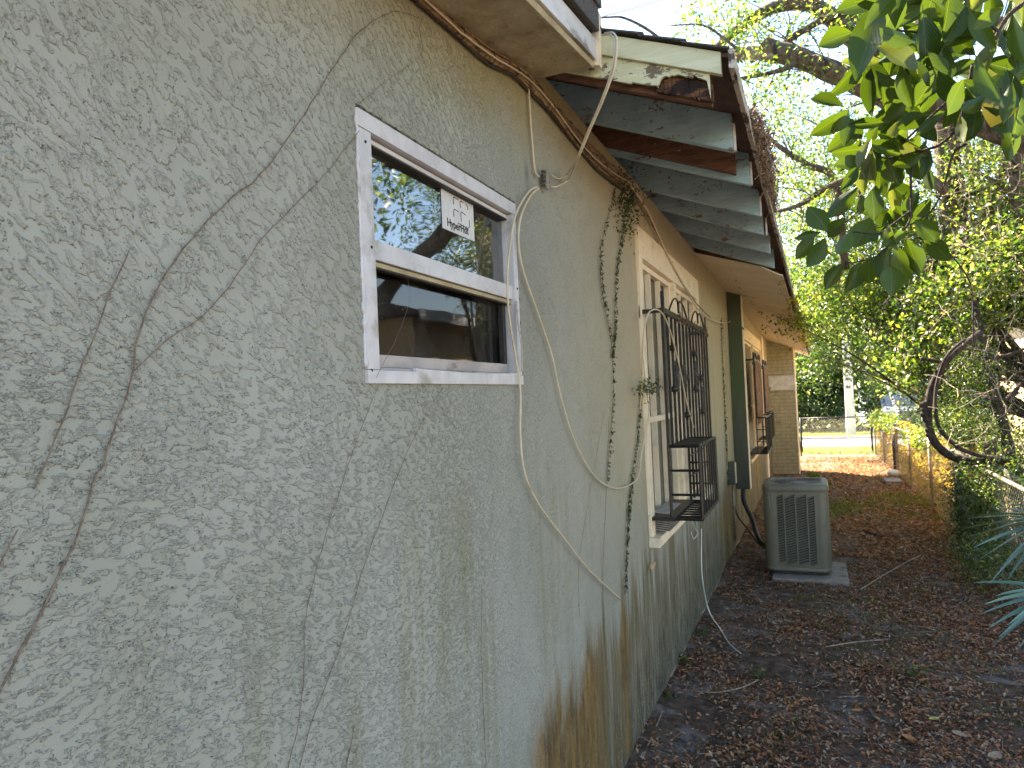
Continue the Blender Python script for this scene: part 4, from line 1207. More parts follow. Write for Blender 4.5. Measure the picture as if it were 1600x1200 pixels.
# splitter
sp = thing('cable_splitter', 'small grey coaxial splitter with brass connectors hanging beside the window', 'cable splitter', on_x(850, 282, WX + .015))
c0 = on_x(852, 281, WX + .016)
b = MB().box(-.004, .010, -.013, .013, -.034, .034); me = b.mesh('splitter_body', M['zinc'])
o = shared('splitter_body', me, sp); o.matrix_parent_inverse = Matrix(); o.location = c0 - sp.location; o.rotation_euler = (radians(-14), 0, 0)
b = MB()
for k in range(4): b.tube([c0 + Vector((.003, -.012, -.026 + .017 * k)), c0 + Vector((.003, -.034, -.030 + .017 * k))], .0058, 7)
for z in (-.004, .020): b.tube([c0 + Vector((.003, .012, z)), c0 + Vector((.003, .026, z))], .0055, 7)
b.build('connector', M['brass'], sp)


# ================================================================== VINES ON THE WALL
def dry_vine(label, pts, r0=.0022, r1=.0012, roots=True, dx=.0065, n=10):
    pts = [on_x(x, y, WX + dx) for x, y in pts]; q = smooth_path(pts, n)
    r0 *= .46; r1 *= .55; q = [p + Vector((.0015 * noise.noise(p * 40), .003 * noise.noise(p * 25), .003 * noise.noise(p * 25 + Vector((9, 0, 0))))) for p in q]
    k = len(q); b = MB(); b.tube(q, [r0 + (r1 - r0) * i / k for i in range(k)], 5)
    if roots:
        for i in range(3, k - 2, 2):
            if random.random() < .6:
                for _ in range(random.choice((1, 1, 2, 4))):
                    a = random.uniform(0, 2 * pi); l = random.uniform(.003, .010)
                    b.tube([q[i], q[i] + Vector((-.002, cos(a) * l, sin(a) * l))], [.0006, .0003], 3)
    o = b.build('dry_vine', M['vine']); return tag(o, label, 'dry vine', 'dry vine stems clinging to the stucco')
dry_vine('thick dry vine sweeping from the lower left edge up past the window top', [(-20, 1115), (30, 1020), (85, 915), (117, 850)], .0034, .0030)
dry_vine('long dry vine climbing from the knot at lower left to the upper wall', [(117, 852), (150, 745), (160, 725), (200, 610), (217, 520), (255, 435), (300, 372), (360, 312), (412, 268), (465, 195), (500, 140), (530, 92), (560, 52), (585, 32), (618, 18), (655, 28)], .0034, .0014)
dry_vine('dry vine branching toward the top left corner of the window', [(208, 578), (250, 540), (320, 490), (362, 440), (408, 375), (450, 330), (500, 282), (545, 225), (562, 205)], .0020, .0013)
dry_vine('wispy dry vine above the window', [(562, 160), (600, 130), (640, 100), (660, 80), (655, 45), (662, 25)], .0012, .0008)
dry_vine('short dead stem standing alone on the far left', [(55, 763), (95, 665), (122, 590), (160, 490), (203, 390)], .0026, .0016)
dry_vine('short dead stem touching the left edge of the photo', [(-6, 892), (10, 862), (27, 826)], .0022, .0014)
dry_vine('thin dry vine rising from the bottom edge to the window corner', [(448, 1205), (466, 1130), (474, 1060), (476, 980), (484, 930), (505, 850), (530, 770), (560, 680), (590, 606)], .0020, .0010)
dry_vine('thin dry vine to the right of the one below the window corner', [(466, 1205), (490, 1120), (535, 1000), (570, 880), (600, 800), (635, 710), (665, 650), (692, 604)], .0018, .0010)
dry_vine('straight dry stem low on the wall between the two long vines and the rust stain', [(760, 1205), (755, 1100), (752, 1010), (753, 915)], .0020, .0012)
dry_vine('short dead twig at the bottom edge near the long vines', [(540, 1205), (548, 1165), (554, 1133)], .0022, .0012)
dry_vine('hair-thin dead tendril crossing the lower window pane', [(588, 590), (618, 530), (640, 470), (636, 430)], .0009, .0006, False, .012)
dry_vine('wiry dead stem leaning in the rust stain at the foot of the wall', [(973, 1165), (955, 1100), (946, 1010), (942, 900), (947, 780), (952, 650)], .0028, .0010)
dry_vine('second wiry dead stem in the rust stain', [(970, 1130), (966, 1060), (958, 1000)], .0018, .0010)
dry_vine('faint tendril between the loose cable and the creepers', [(905, 965), (905, 880), (920, 780), (945, 640)], .0012, .0008)
dry_vine('thin tendril hanging beside the near casing of the barred window', [(1000, 700), (985, 800), (978, 900)], .0012, .0008)

def creeper(label, pts, w, n, size, spread=.010):
    q = smooth_path([on_x(x, y, WX + .008) for x, y in pts], 12)
    root = thing('creeper', label, 'creeper', q[-1], 'green creepers hanging on the stucco')
    MB().tube(q, .0016, 4).build('stem', M['vine'], root)
    C = []
    for _ in range(n):
        t_ = random.random(); i = int(t_ * (len(q) - 1)); s_ = spread * (w[0] + (w[1] - w[0]) * t_)
        C.append(q[i] + Vector((abs(random.gauss(0, s_ * .6)) + .002, random.gauss(0, s_), random.gauss(0, s_))))
    o = link('foliage', leaf_mesh('foliage', C, RNG.uniform(size * .6, size * 1.3, n), M['leaf_creeper'], .36, .9), root, 'stuff')
    return root
creeper('left of two leafy creepers hanging from the cable run', [(966, 268), (955, 320), (940, 380), (938, 430), (945, 480), (956, 545), (958, 620), (952, 700), (948, 760)], (1.0, .7), 260, .020)
creeper('right of two leafy creepers hanging from the cable run, bushy at its top', [(990, 300), (975, 350), (968, 390), (962, 440), (960, 520), (956, 560)], (1.3, .5), 320, .020)
creeper('creeper of small paired leaves climbing left of the barred window casing', [(1001, 600), (996, 680), (985, 760), (980, 830), (976, 930)], (1, .8), 340, .022, .009)
creeper('creeper on the wall between the iron guard and the green duct', [(1126, 500), (1128, 560), (1132, 640), (1134, 700), (1137, 760)], (1, .9), 340, .028, .014)
# bushy tuft where creepers meet the eaves
C_ = [on_x(982 + random.gauss(0, 9), 320 + random.gauss(0, 26), WX + .04) + Vector((random.gauss(0, .02), 0, 0)) for _ in range(420)]
o = link('creeper_tuft', leaf_mesh('creeper_tuft', C_, RNG.uniform(.014, .032, 420), M['leaf_creeper'], .4, .6)); tag(o, 'bushy tuft of creeper under the open eaves', 'creeper', kind='stuff')
C_ = [on_x(1012 + random.gauss(0, 8), 606 + random.gauss(0, 7), WX + .07) + Vector((random.gauss(0, .02), 0, 0)) for _ in range(120)]
o = link('leaf_sprig', leaf_mesh('leaf_sprig', C_, RNG.uniform(.018, .04, 120), M['leaf_mid'], .28, .2)); tag(o, 'fresh green sprig poking in front of the casing and the iron bars', 'creeper', kind='stuff')
# a dead leaf stuck to the wall
def single_leaf(label, p, size, m, n=Vector((0, 0, 1)), name='fallen_leaf', curl=.18, ang=None):
    b = MB(); k = 7; a = random.uniform(0, 6.28) if ang is None else ang
    n = n.normalized(); u = n.orthogonal().normalized(); u = (Matrix.Rotation(a, 3, n) @ u); v = n.cross(u)
    P = Vector(p); n0 = 0
    for i in range(k + 1):
        t_ = i / k; wv = .5 * .55 * size * sin(pi * min(1, t_ * .96 + .02)) ** .8; l = (t_ - .5) * size; h = curl * size * (t_ - .5) ** 2 * 2
        for s_ in (-1, 0, 1): b.v.append(tuple(P + u * l + v * wv * s_ + n * (h + abs(s_) * wv * .35 + .004)))
    for i in range(k):
        for s_ in (0, 1):
            a_ = i * 3 + s_; b.f.append((a_, a_ + 1, a_ + 4, a_ + 3))
    return tag(b.build(name, M[m], None, True), label, 'leaf')
single_leaf('dead tan leaf caught on the wall under the barred window', on_x(1016, 886, WX + .012), .07, 'tan_leaf', Vector((1, -.3, .2)), 'dead_leaf', .5)


# ================================================================== ROOF DEBRIS
C_ = []
for _ in range(4200):
    y = 2.9 + random.betavariate(1.6, 2.2) * 1.9
    w_ = math.exp(-((y - 3.55) / .55) ** 2)
    x = edge_x(y) + .015 + abs(random.gauss(0, .012 + .022 * w_)); z = zt(edge_x(y)) + random.gauss(.012, .04 * w_ + .008)
    C_.append((x, y, z))
for _ in range(1500):
    y = random.uniform(6, 17); C_.append((edge_x(y) - abs(random.gauss(0, .05)), y, zt(edge_x(y)) + edge_dz(y) - abs(random.gauss(.02, .05))))
for _ in range(2500):
    y = random.uniform(2.4, 17); C_.append((edge_x(y) - random.uniform(0, .5), y, zt(edge_x(y)) + edge_dz(y) + .035 + random.uniform(0, .02)))
o = link('roof_debris', leaf_mesh('roof_debris', C_, RNG.uniform(.006, .028, len(C_)), M['debris'], .4)); tag(o, 'matted dry leaves and twigs spilling over the roof edge', 'leaf litter', kind='stuff')
b = MB()
for _ in range(240):
    y = 3.0 + random.betavariate(2, 2.4) * 1.5; p = Vector((edge_x(y) + .02 + abs(random.gauss(0, .025)), y, zt(edge_x(y)) + random.gauss(0, .05)))
    d = Vector((random.gauss(0, 1), random.gauss(0, 1), random.gauss(0, 1))).normalized() * random.uniform(.03, .09)
    b.tube([p, p + d * .5 + Vector((0, 0, .01)), p + d], .0011, 3, False)
tag(b.build('roof_twigs', M['twig']), 'nest-like clump of fine twigs hanging on the roof edge', 'twigs', kind='stuff')
C_ = []
for _ in range(260):
    y = random.uniform(8, 15); C_.append((edge_x(y) + random.gauss(0, .05), y, zt(edge_x(y)) + edge_dz(y) - .06 - abs(random.gauss(0, .05))))
o = link('hanging_vine_leaves', leaf_mesh('hanging_vine_leaves', C_, RNG.uniform(.04, .09, 260), M['leaf_gold'], .5)); tag(o, 'brown and green vine leaves hanging from the far roof edge', 'vine leaves', kind='stuff')


# ================================================================== GROUND COVER
def litter(n, x0, x1, y0, y1, s0, s1, m, name, label, dens=None):
    X = RNG.uniform(x0, x1, n * 2); Y = y0 + (y1 - y0) * RNG.random(n * 2) ** 1.25; C = []
    for x, y in zip(X, Y):
        d = noise.noise((x * 1.7, y * 1.7, 11)) + .5 * noise.noise((x * 5, y * 5, 4))
        d += .35 if x > .35 else (-.12 if x < -.25 else 0)
        if dens: d += dens(x, y)
        if random.random() < .48 + d * .85: C.append((x, y, gnoise(x, y) + random.uniform(.003, .016)))
        if len(C) >= n: break
    C = np.array(C)
    o = link(name, leaf_mesh(name, C, RNG.uniform(s0, s1, len(C)), m, .42, 0, .60, .16)); tag(o, label, 'leaf litter', kind='stuff')
litter(50000, -.86, 1.75, 1.7, 8.6, .012, .040, M['litter'], 'leaf_litter', 'brown and orange fallen leaves covering the dark soil')
litter(9000, -.86, 1.75, 1.7, 8.6, .008, .022, M['debris'], 'leaf_crumbs', 'small crumbs of broken leaves and bark among the fallen leaves')
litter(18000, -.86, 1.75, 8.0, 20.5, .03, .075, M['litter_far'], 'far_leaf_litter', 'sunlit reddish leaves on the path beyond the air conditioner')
b = MB()
for _ in range(620):
    x, y = random.uniform(-.8, 1.6), 1.8 + 6 * random.random() ** 1.4; l = random.uniform(.04, .20); a = random.uniform(0, 6.28); bd = random.uniform(-.03, .03)
    p = [Vector((x + cos(a) * l * t_ - sin(a) * bd * sin(pi * t_), y + sin(a) * l * t_ + cos(a) * bd * sin(pi * t_), 0)) for t_ in (0, .35, .7, 1)]
    p = [q + Vector((0, 0, gnoise(q.x, q.y) + .012)) for q in p]; b.tube(p, random.uniform(.0008, .0022), 4)
tag(b.build('ground_twigs', M['twig']), 'thin dry twigs scattered among the fallen leaves', 'twigs', kind='stuff')
def stick(label, pts, r, m='twig'):
    q = smooth_path([on_g(x, y) + Vector((0, 0, .022)) for x, y in pts], 6); tag(MB().tube(q, r, 6).build('stick', M[m], None, True), label, 'stick')
stick('pale bent stick lying across the bottom of the path', [(1080, 1085), (1120, 1088), (1160, 1080), (1185, 1068)], .004)
stick('long straight stick lying right of the condenser', [(1345, 925), (1385, 900), (1420, 880), (1438, 872)], .006)
stick('thin stick leaning at the foot of the wall', [(1003, 1195), (1020, 1155), (1036, 1118)], .004)
stick('dark stick on the leaves behind the condenser pad', [(1350, 832), (1365, 838), (1382, 842)], .018, 'bark_dark')
stick('faint long twig crossing the path', [(1290, 1016), (1340, 1008), (1390, 1004)], .004)
single_leaf('bright yellow-green leaf at the bottom edge by the wall', on_g(1012, 1194), .09, 'yellow_leaf', ang=1.0)
single_leaf('pale green leaf lying in the middle of the path', on_g(1246, 957), .075, 'green_leaf1', ang=.5)
single_leaf('yellow leaf on the right part of the path', on_g(1460, 1125), .06, 'yellow_leaf')
single_leaf('small yellow leaf right of the middle of the path', on_g(1372, 992), .055, 'yellow_leaf')
single_leaf('orange leaf lying centre bottom of the path', on_g(1340, 1112), .06, 'orange_leaf')
single_leaf('orange leaf lying by the bare soil patch', on_g(1259, 1094), .05, 'orange_leaf')
single_leaf('large tan leaf in the lower right corner', on_g(1555, 1185), .10, 'tan_leaf')
single_leaf('tan leaf curled near the right edge of the path', on_g(1500, 1150), .08, 'tan_leaf')
single_leaf('orange leaf near the lower right corner', on_g(1420, 1155), .075, 'orange_leaf')
def weed(label, px, py, n, s, r):
    p = on_g(px, py); C = [(p.x + random.gauss(0, r), p.y + random.gauss(0, r), gnoise(p.x, p.y) + random.uniform(.01, .05)) for _ in range(n)]
    root = thing('weed', label, 'weed', p); link('foliage', leaf_mesh('foliage', C, RNG.uniform(s * .7, s * 1.2, n), M['leaf_mid'], .75, .1, .5), root, 'stuff')
weed('round-leaved weed at the foot of the wall', 1100, 997, 14, .045, .03)
weed('small weed clump below the round-leaved one at the wall', 1066, 1040, 16, .04, .025)
weed('bright green clover patch on the path', 1188, 1060, 22, .035, .035)
weed('tiny weed by the foundation near the bottom', 1046, 1100, 12, .03, .02)
weed('weed sprouting at the right of the path', 1420, 1060, 22, .04, .05)
# grass
def blades(n, x0, x1, y0, y1, h0, h1, m, name, label, thr=.5, fn=None):
    B = []; 
    V = []; F = []
    k = 0
    for _ in range(n * 3):
        x, y = random.uniform(x0, x1), random.uniform(y0, y1)
        if noise.noise((x * .9, y * .6, 21)) + .4 * noise.noise((x * 4, y * 4, 2)) < thr: continue
        z = gnoise(x, y); h = random.uniform(h0, h1); a = random.uniform(0, 6.28); w_ = h * .10 + .003; bx, by = cos(a), sin(a); lx, ly = random.gauss(0, h * .35), random.gauss(0, h * .35)
        V += [(x - bx * w_, y - by * w_, z), (x + bx * w_, y + by * w_, z), (x + lx, y + ly, z + h)]; F.append((k * 3, k * 3 + 1, k * 3 + 2)); k += 1
        if k >= n: break
    o = link(name, raw_mesh(name, V, F, m)); tag(o, label, 'grass', kind='stuff')
blades(2600, -.3, 1.7, 2.2, 7.5, .01, .03, M['grass'], 'grass_wisps', 'sparse short grass wisps among the fallen leaves', .15)
blades(3500, -.2, 1.5, 10.5, 15, .02, .06, M['grass'], 'grass_patch', 'thin sunlit grass on the path beyond the condenser', .02)
blades(14000, -5, 6, 21.5, 24.3, .03, .10, M['grass_sun'], 'near_verge_grass', 'pale grass strip on the near side of the road', -.6)
blades(16000, -7, 8, 28.4, 32.5, .05, .16, M['grass_sun'], 'far_verge_grass', 'sunlit grass verge across the road', -.6)
blades(160, -.16, .04, 15.2, 15.7, .05, .16, M['grass'], 'grass_tuft', 'green grass tuft at the foot of the brick pier', -1)
tag(MB().ball(on_g(1397, 744) + Vector((0, 0, .06)), .12, 10, 7, (1.0, .8, .6)).build('stone', M['rock'], None, True), 'white stone lying at the foot of the fence', 'stone')
tag(MB().box(1.15, 1.42, 14.55, 15.1, gz(15) - .02, gz(15) + .05).build('concrete_slab', M['concrete'], None, bevel=.01), 'flat pale slab beside the white stone', 'slab')


# ================================================================== CHAIN-LINK FENCE
def fx(y): return np.interp(y, [4, 7, 12, 22], [1.28, 1.36, 1.50, 1.46])
fence = thing('chain_link_fence', 'old chain-link fence overgrown with golden vines along the right of the path', 'fence', (1.45, 12, 0))
FH = .95
for y in (4.6, 9.3, 11.7, 14.1, 18.9, 21.3):
    MB().tube([(fx(y) + .02, y, gz(y) - .1), (fx(y) + .02 - .015, y, gz(y) + FH + .05)], .022, 8).build('post', M['galv'], fence, True)
MB().tube([(fx(16.3), 16.3, -.3), (fx(16.3) + .01, 16.3, gz(16.3) + FH + .08)], .055, 9).build('terminal_post', M['bark_dark'], fence, True)
o = MB().tube([on_g(1545, 905), on_y(1500, 775, 7.35)], .025, 8).build('leaning_post', M['galv'], fence, True); o['label'] = 'leaning pale post nearest the viewer'
MB().tube([(fx(y), y, gz(y) + FH) for y in np.linspace(4.6, 21.3, 24)], .017, 7).build('top_rail', M['galv'], fence, True)
b = MB(); st_ = .075; y = 4.6
while y < 21.3:
    for s_ in (1, -1):
        pts = []
        for k in range(3):
            t_ = k / 2; yy_ = y + s_ * t_ * FH; yy_ = min(max(yy_, 4.6), 21.3); pts.append((fx(yy_) - .004 + s_ * .0015, yy_, gz(yy_) + .02 + t_ * (FH - .02)))
        b.tube(pts, .0016, 3, False)
    y += st_
o = b.build('wire_mesh', M['galv'], fence); o['kind'] = 'stuff'
C_ = []
for _ in range(9500):
    y = random.uniform(8.6, 21.2); z = random.random() ** .8 * (FH + .1)
    if noise.noise((y * 1.2, z * 2.2, 6)) < -.12: continue
    C_.append((fx(y) + .04 + abs(random.gauss(0, .09)), y, gz(y) + z))
link('vine_leaves', leaf_mesh('vine_leaves', C_, RNG.uniform(.03, .075, len(C_)), M['leaf_gold'], .7), fence, 'stuff')
# gate / fence at the far end
gate = thing('far_fence', 'low chain-link fence crossing the path before the road', 'fence', (.5, 22, gz(22)))
FY = 22.0
for x in (-.36, 1.45): MB().tube([(x, FY, gz(FY)), (x, FY, gz(FY) + 1.02)], .028, 8).build('post', M['iron'], gate, True)
MB().tube([(-.36, FY, gz(FY) + 1.0), (1.45, FY, gz(FY) + 1.0)], .017, 7).build('top_rail', M['iron'], gate, True)
b = MB(); x = -1.3
while x < 1.45:
    for s_ in (1, -1):
        p = []
        for k in (0, 1):
            xx = x + s_ * k * .98; p.append((xx, k))
        (xa, ka), (xc, kc) = p; lo_, hi_ = -.36, 1.45
        def at(xq): return (xq - xa) / (xc - xa)
        ks = [0, 1]
        t0, t1 = at(lo_), at(hi_)
        if t0 > t1: t0, t1 = t1, t0
        t0, t1 = max(0, t0), min(1, t1)
        if t0 < t1: b.tube([(xa + (xc - xa) * t, FY - .003 * s_, gz(FY) + .02 + .98 * t) for t in (t0, t1)], .0016, 3, False)
    x += .08
o = b.build('wire_mesh', M['galv'], gate); o['kind'] = 'stuff'
MB
tag(MB().tube([(-.36, 20.9, gz(21)), (-.40, 20.9, gz(21) + .55)], .02, 7).build('stake', M['bark_dark'], None, True), 'short dark stake beside the brick pier', 'stake')


# ================================================================== BEYOND THE ROAD
# utility pole
up = thing('utility_pole', 'pale concrete utility pole standing across the road', 'utility pole', (1.22, 30.6, gz(30)))
pb = on_y(1330, 676, 30.6)
b = MB(); bx_, by_ = pb.x, 30.6
b.hexa([(bx_ - .17, by_ - .14, -.4), (bx_ - .10, by_ - .09, 9.0), (bx_ - .17, by_ + .14, -.4), (bx_ - .10, by_ + .09, 9), (bx_ + .17, by_ - .14, -.4), (bx_ + .10, by_ - .09, 9), (bx_ + .17, by_ + .14, -.4), (bx_ + .10, by_ + .09, 9)])
b.build('shaft', M['pole'], up, bevel=.02)
for z in (1.6, 1.9, 2.2, 2.45, 2.7):
    MB().box(bx_ - .09, bx_ + .05, by_ - .155, by_ - .128, z, z + .08 + .05 * (z % .3)).build('tag_plate', M['iron'], up)
gy = MB().tube([on_y(1405, 655, 27), on_y(1383, 590, 27), on_y(1372, 540, 27)], .045, 8).build('guy_guard', M['white'], None, True)
tag(gy, 'slanting white pipe leaning right of the utility pole', 'pipe')
# neighbouring houses
nh = thing('neighbour_house', 'cream stucco neighbour house behind the fence at the right edge', 'house', (6, 12, 0))
HX = 3.28
b = MB().box(HX, HX + 7, 8.6, 16.0, -.2, 2.95); b.build('wall', M['nhouse'], nh)
MB().prism([Vector((HX - .30, 8.3, 2.92)), Vector((HX - .30, 8.3, 2.98)), Vector((HX + 3.5, 8.3, 3.9)), Vector((HX + 7.3, 8.3, 2.98)), Vector((HX + 7.3, 8.3, 2.92))], (0, 8.0, 0)).build('roof', M['nroof'], nh)
MB().box(HX - .33, HX - .303, 8.28, 16.32, 2.84, 3.0).build('fascia_board', M['white'], nh)
for y in (9.6, 12.6):
    w_ = MB().box(HX - .05, HX - .002, y, y + 1.2, 1.0, 2.1).build('window', M['white'], nh)
    MB().box(HX - .056, HX - .051, y + .06, y + 1.14, 1.06, 2.04).build('pane', M['winglass'], w_)
bh = thing('blue_house', 'pale blue house across the road with a porch', 'house', (6.5, 40, 0))
MB().box(2.4, 12, 39, 46, -.4, 3.0).build('wall', M['blue_house'], bh)
MB().prism([Vector((1.8, 38.4, 2.9)), Vector((7.2, 38.4, 5.2)), Vector((12.6, 38.4, 2.9))], (0, 8.2, 0)).build('roof', M['nroof'], bh)
for x in (2.8, 3.7, 4.8): MB().box(x, x + .16, 37.6, 37.76, -.3, 2.8).build('porch_post', M['white'], bh)
MB().box(2.4, 6.2, 37.5, 37.7, .55, .65).build('porch_rail', M['white'], bh)
for x in (3.0, 4.3):
    w_ = MB().box(x, x + .8, 38.94, 38.998, .7, 2.0).build('window', M['white'], bh); MB().box(x + .06, x + .74, 38.93, 38.938, .76, 1.94).build('pane', M['winglass'], w_)
car = thing('parked_car', 'pale grey parked car partly hidden behind the fence', 'car', (3.4, 34.0, gz(30)))
zc_ = gz(30)
b = MB(); prof = [(-2.1, .35), (-2.1, .85), (-1.7, 1.0), (-1.05, 1.05), (-.55, 1.48), (.75, 1.48), (1.35, 1.02), (2.05, .92), (2.12, .6), (2.12, .35)]
b.prism([Vector((2.6, 34.2 + y, zc_ + z)) for y, z in prof], (1.7, 0, 0)); b.build('body', M['carpaint'], car, bevel=.05)
MB().prism([Vector((2.59, 34.2 + y, zc_ + z)) for y, z in ((-.85, 1.07), (-.5, 1.40), (.68, 1.40), (1.12, 1.07))], (1.72, 0, 0)).build('window', M['winglass'], car)
for x in (2.62, 4.1):
    for y in (-1.35, 1.35):
        MB().tube([(x - .03, 34.2 + y, zc_ + .33), (x + .2, 34.2 + y, zc_ + .33)], .33, 18).build('wheel', M['rubber'], car)


# ================================================================== TREES
def limb(b, pts, r0, r1, sides=9, n=6, jit=.0):
    q = smooth_path(pts, n, jit); k = len(q)
    b.tube(q, [(r0 + (r1 - r0) * i / (k - 1)) * (1 + .10 * noise.noise(q[i] * 9)) for i in range(k)], sides); return q

def twigs_from(b, q, n, L, r, droop=0.0, sides=4, sub=2, i0=0):
    ends = []
    for _ in range(n):
        p = q[random.randrange(i0, len(q))]; d = Vector((random.gauss(0, 1), random.gauss(0, 1), random.gauss(.15, .8))).normalized(); l = random.uniform(.5, 1) * L
        pts = [p]
        for k in range(5):
            d = (d + Vector((random.gauss(0, .22), random.gauss(0, .22), random.gauss(0, .22) - droop))).normalized(); pts.append(pts[-1] + d * l / 5)
        b.tube(pts, [r * (1 - .17 * k) for k in range(6)], sides, False)
        ends += pts[2:]
        for _ in range(sub):
            s0 = random.choice(pts[1:5]); dd = (d + Vector((random.gauss(0, .8), random.gauss(0, .8), random.gauss(0, .8)))).normalized(); l2 = l * random.uniform(.25, .5)
            e = [s0, s0 + dd * l2 * .5 + Vector((0, 0, .02)), s0 + dd * l2]; b.tube(e, [r * .4, r * .3, r * .15], 3, False); ends += e[1:]
    return ends

def leaves_at(name, ends, n, size, m, parent, spread, aspect=.5, down=.3):
    E_ = np.array([tuple(e) for e in ends]); C = E_[RNG.integers(0, len(E_), n)] + RNG.normal(size=(n, 3)) * spread
    return link(name, leaf_mesh(name, C, RNG.uniform(size * .6, size * 1.3, n), m, aspect, down), parent, 'stuff')

# -- broken leaning tree whose limbs arch over the eaves
t1 = thing('leaning_tree', 'bare leaning tree with a snapped limb arching above the roof edge', 'tree', (3.6, 6.6, 0))
b = MB()
q0 = limb(b, [(3.6, 7.0, -.1), (3.3, 6.9, 1.4), (2.7, 6.8, 2.8), on_y(1520, 190, 6.6), on_y(1440, 165, 6.4)], .12, .085, 12)
q1 = limb(b, [on_y(1440, 180, 6.4), on_y(1345, 132, 6.2), on_y(1290, 108, 6.1), on_y(1248, 90, 6.0), on_y(1205, 78, 6.0), on_y(1192, 72, 6.0)], .085, .075, 11)
b.build('trunk', M['bark'], t1, True)
b = MB(); q2 = limb(b, [on_y(1212, 88, 5.99), on_y(1180, 82, 6.0), on_y(1150, 84, 6.0), on_y(1115, 84, 6.0), on_y(1080, 78, 6.1)], .058, .045, 10); b.build('broken_limb', M['bark_pale'], t1, True)
b = MB(); q3 = limb(b, [on_y(1250, 95, 6.0), on_y(1225, 108, 5.9), on_y(1185, 118, 5.8), on_y(1148, 124, 5.8)], .024, .012, 7)
q4 = limb(b, [on_y(1600, 60, 7.0), on_y(1500, 40, 7.0), on_y(1400, 75, 7.0), on_y(1335, 60, 7), on_y(1300, 28, 7), on_y(1262, 6, 7), on_y(1215, 10, 7), on_y(1172, 32, 7), on_y(1140, 56, 7), on_y(1112, 82, 7.1)], .11, .035, 9)
q5 = limb(b, [on_y(1400, 95, 6.8), on_y(1335, 28, 6.8), on_y(1290, 30, 6.7), on_y(1255, 48, 6.6), on_y(1228, 66, 6.5), on_y(1205, 78, 6.5)], .04, .022, 7)
q6 = limb(b, [on_y(1045, 72, 5.5), on_y(1010, 45, 5.5), on_y(975, 28, 5.4), on_y(950, 27, 5.4), on_y(918, 30, 5.4)], .014, .006, 6)
q7 = limb(b, [on_y(1150, 75, 5.6), on_y(1125, 55, 5.6), on_y(1105, 42, 5.6), on_y(1085, 38, 5.6), on_y(1048, 40, 5.6)], .012, .005, 6)
q8 = limb(b, [on_y(1320, 420, 9), on_y(1305, 285, 8.6), on_y(1262, 258, 8.5), on_y(1222, 232, 8.4), on_y(1190, 205, 8.4)], .05, .02, 7)
q9 = limb(b, [on_y(1480, 300, 8), on_y(1400, 255, 8), on_y(1300, 290, 8), on_y(1250, 320, 8), on_y(1215, 330, 8)], .05, .018, 7)
e = []
for q, n_, L in ((q1, 12, .8), (q3, 8, .4), (q4, 34, .9), (q5, 20, .7), (q8, 16, .8), (q9, 16, .8)): e += twigs_from(b, q, n_, L, .007, .03)
e7 = twigs_from(b, q7, 8, .35, .003, 0); e6 = twigs_from(b, q6[:8], 3, .15, .003, 0)
b.build('branches', M['bark'], t1, True)['kind'] = 'stuff'
leaves_at('crown', e + e7, 5200, .045, M['leaf_bright'], t1, .07, .42)

# -- willowy young tree right of the eaves (yellow green, lets the sky through)
def tree(label, name, base, height, r, crown_blobs, n, size, m, bark='bark', lean=(0, 0), clump=.14, limbs=10, aspect=.5, group=None):
    t = thing(name, label, 'tree', base, group); base = Vector(base); b = MB(); topp = base + Vector((lean[0], lean[1], height))
    mid = base + Vector((lean[0] * .4 + random.uniform(-.1, .1), lean[1] * .4, height * .5))
    q = limb(b, [base - Vector((0, 0, .2)), base + Vector((lean[0] * .12, lean[1] * .12, height * .2)), mid, topp], r, r * .35, 9)
    b.build('trunk', M[bark], t, True)
    b = MB(); P = cloud_points(crown_blobs, n, clump)
    for _ in range(limbs):
        s0 = q[random.randrange(len(q) // 3, len(q))]; d = Vector(P[RNG.integers(0, len(P))])
        midp = (s0 + d) * .5 + Vector((random.gauss(0, .1), random.gauss(0, .1), random.uniform(.05, .25)))
        qq = smooth_path([s0, midp, d], 5); b.tube(qq, [r * .32 * (1 - .8 * i / (len(qq) - 1)) for i in range(len(qq))], 5, False)
        twigs_from(b, qq, 5, .4 * max(.5, height / 6), r * .05, 0, 3, 1)
    b.build('branches', M[bark], t, True)['kind'] = 'stuff'
    link('crown', leaf_mesh('crown', P, RNG.uniform(size * .6, size * 1.35, len(P)), m, aspect), t, 'stuff')
    return t

def B(px, py, Y, rx, ry, rz, w=1):
    p = on_y(px, py, Y); return ((p.x, p.y, p.z), (rx, ry, rz), w)

tree('young yellow-green tree showing sky through its crown just right of the eaves', 'young_tree', (1.9, 10.5, gz(10)), 4.6, .07,
     [B(1265, 330, 10.5, .9, .9, .8, 1.6), B(1235, 220, 10.5, .6, .7, .7, .5), B(1330, 230, 11, .8, .8, .7, .8), B(1340, 400, 10, .9, .8, .7, 1.6), B(1300, 470, 10, .8, .8, .5, 1.4), B(1400, 180, 10.5, .7, .7, .6, .7), B(1215, 160, 10.5, .6, .6, .5, .5), B(1290, 300, 11, .9, .8, .8, 1)], 25000, .050, M['leaf_bright'], 'bark', (-.9, 0), .13, 16)
tree('dense bright vine-covered tree behind the hanging laurel branch', 'vine_covered_tree', (2.55, 9.4, .25), 4.2, .16,
     [B(1450, 370, 9.5, .8, .7, .7, 1.6), B(1540, 330, 9.2, .9, .7, .9, 1.8), B(1420, 460, 9.5, .7, .7, .5, 1.4), B(1540, 450, 9.0, .8, .6, .5, 1.3), B(1380, 300, 10, .6, .6, .7, .6), B(1600, 250, 9.0, .8, .8, 1.0, 1)], 21000, .052, M['leaf_bright'], 'bark', (.1, 0), .12, 22)
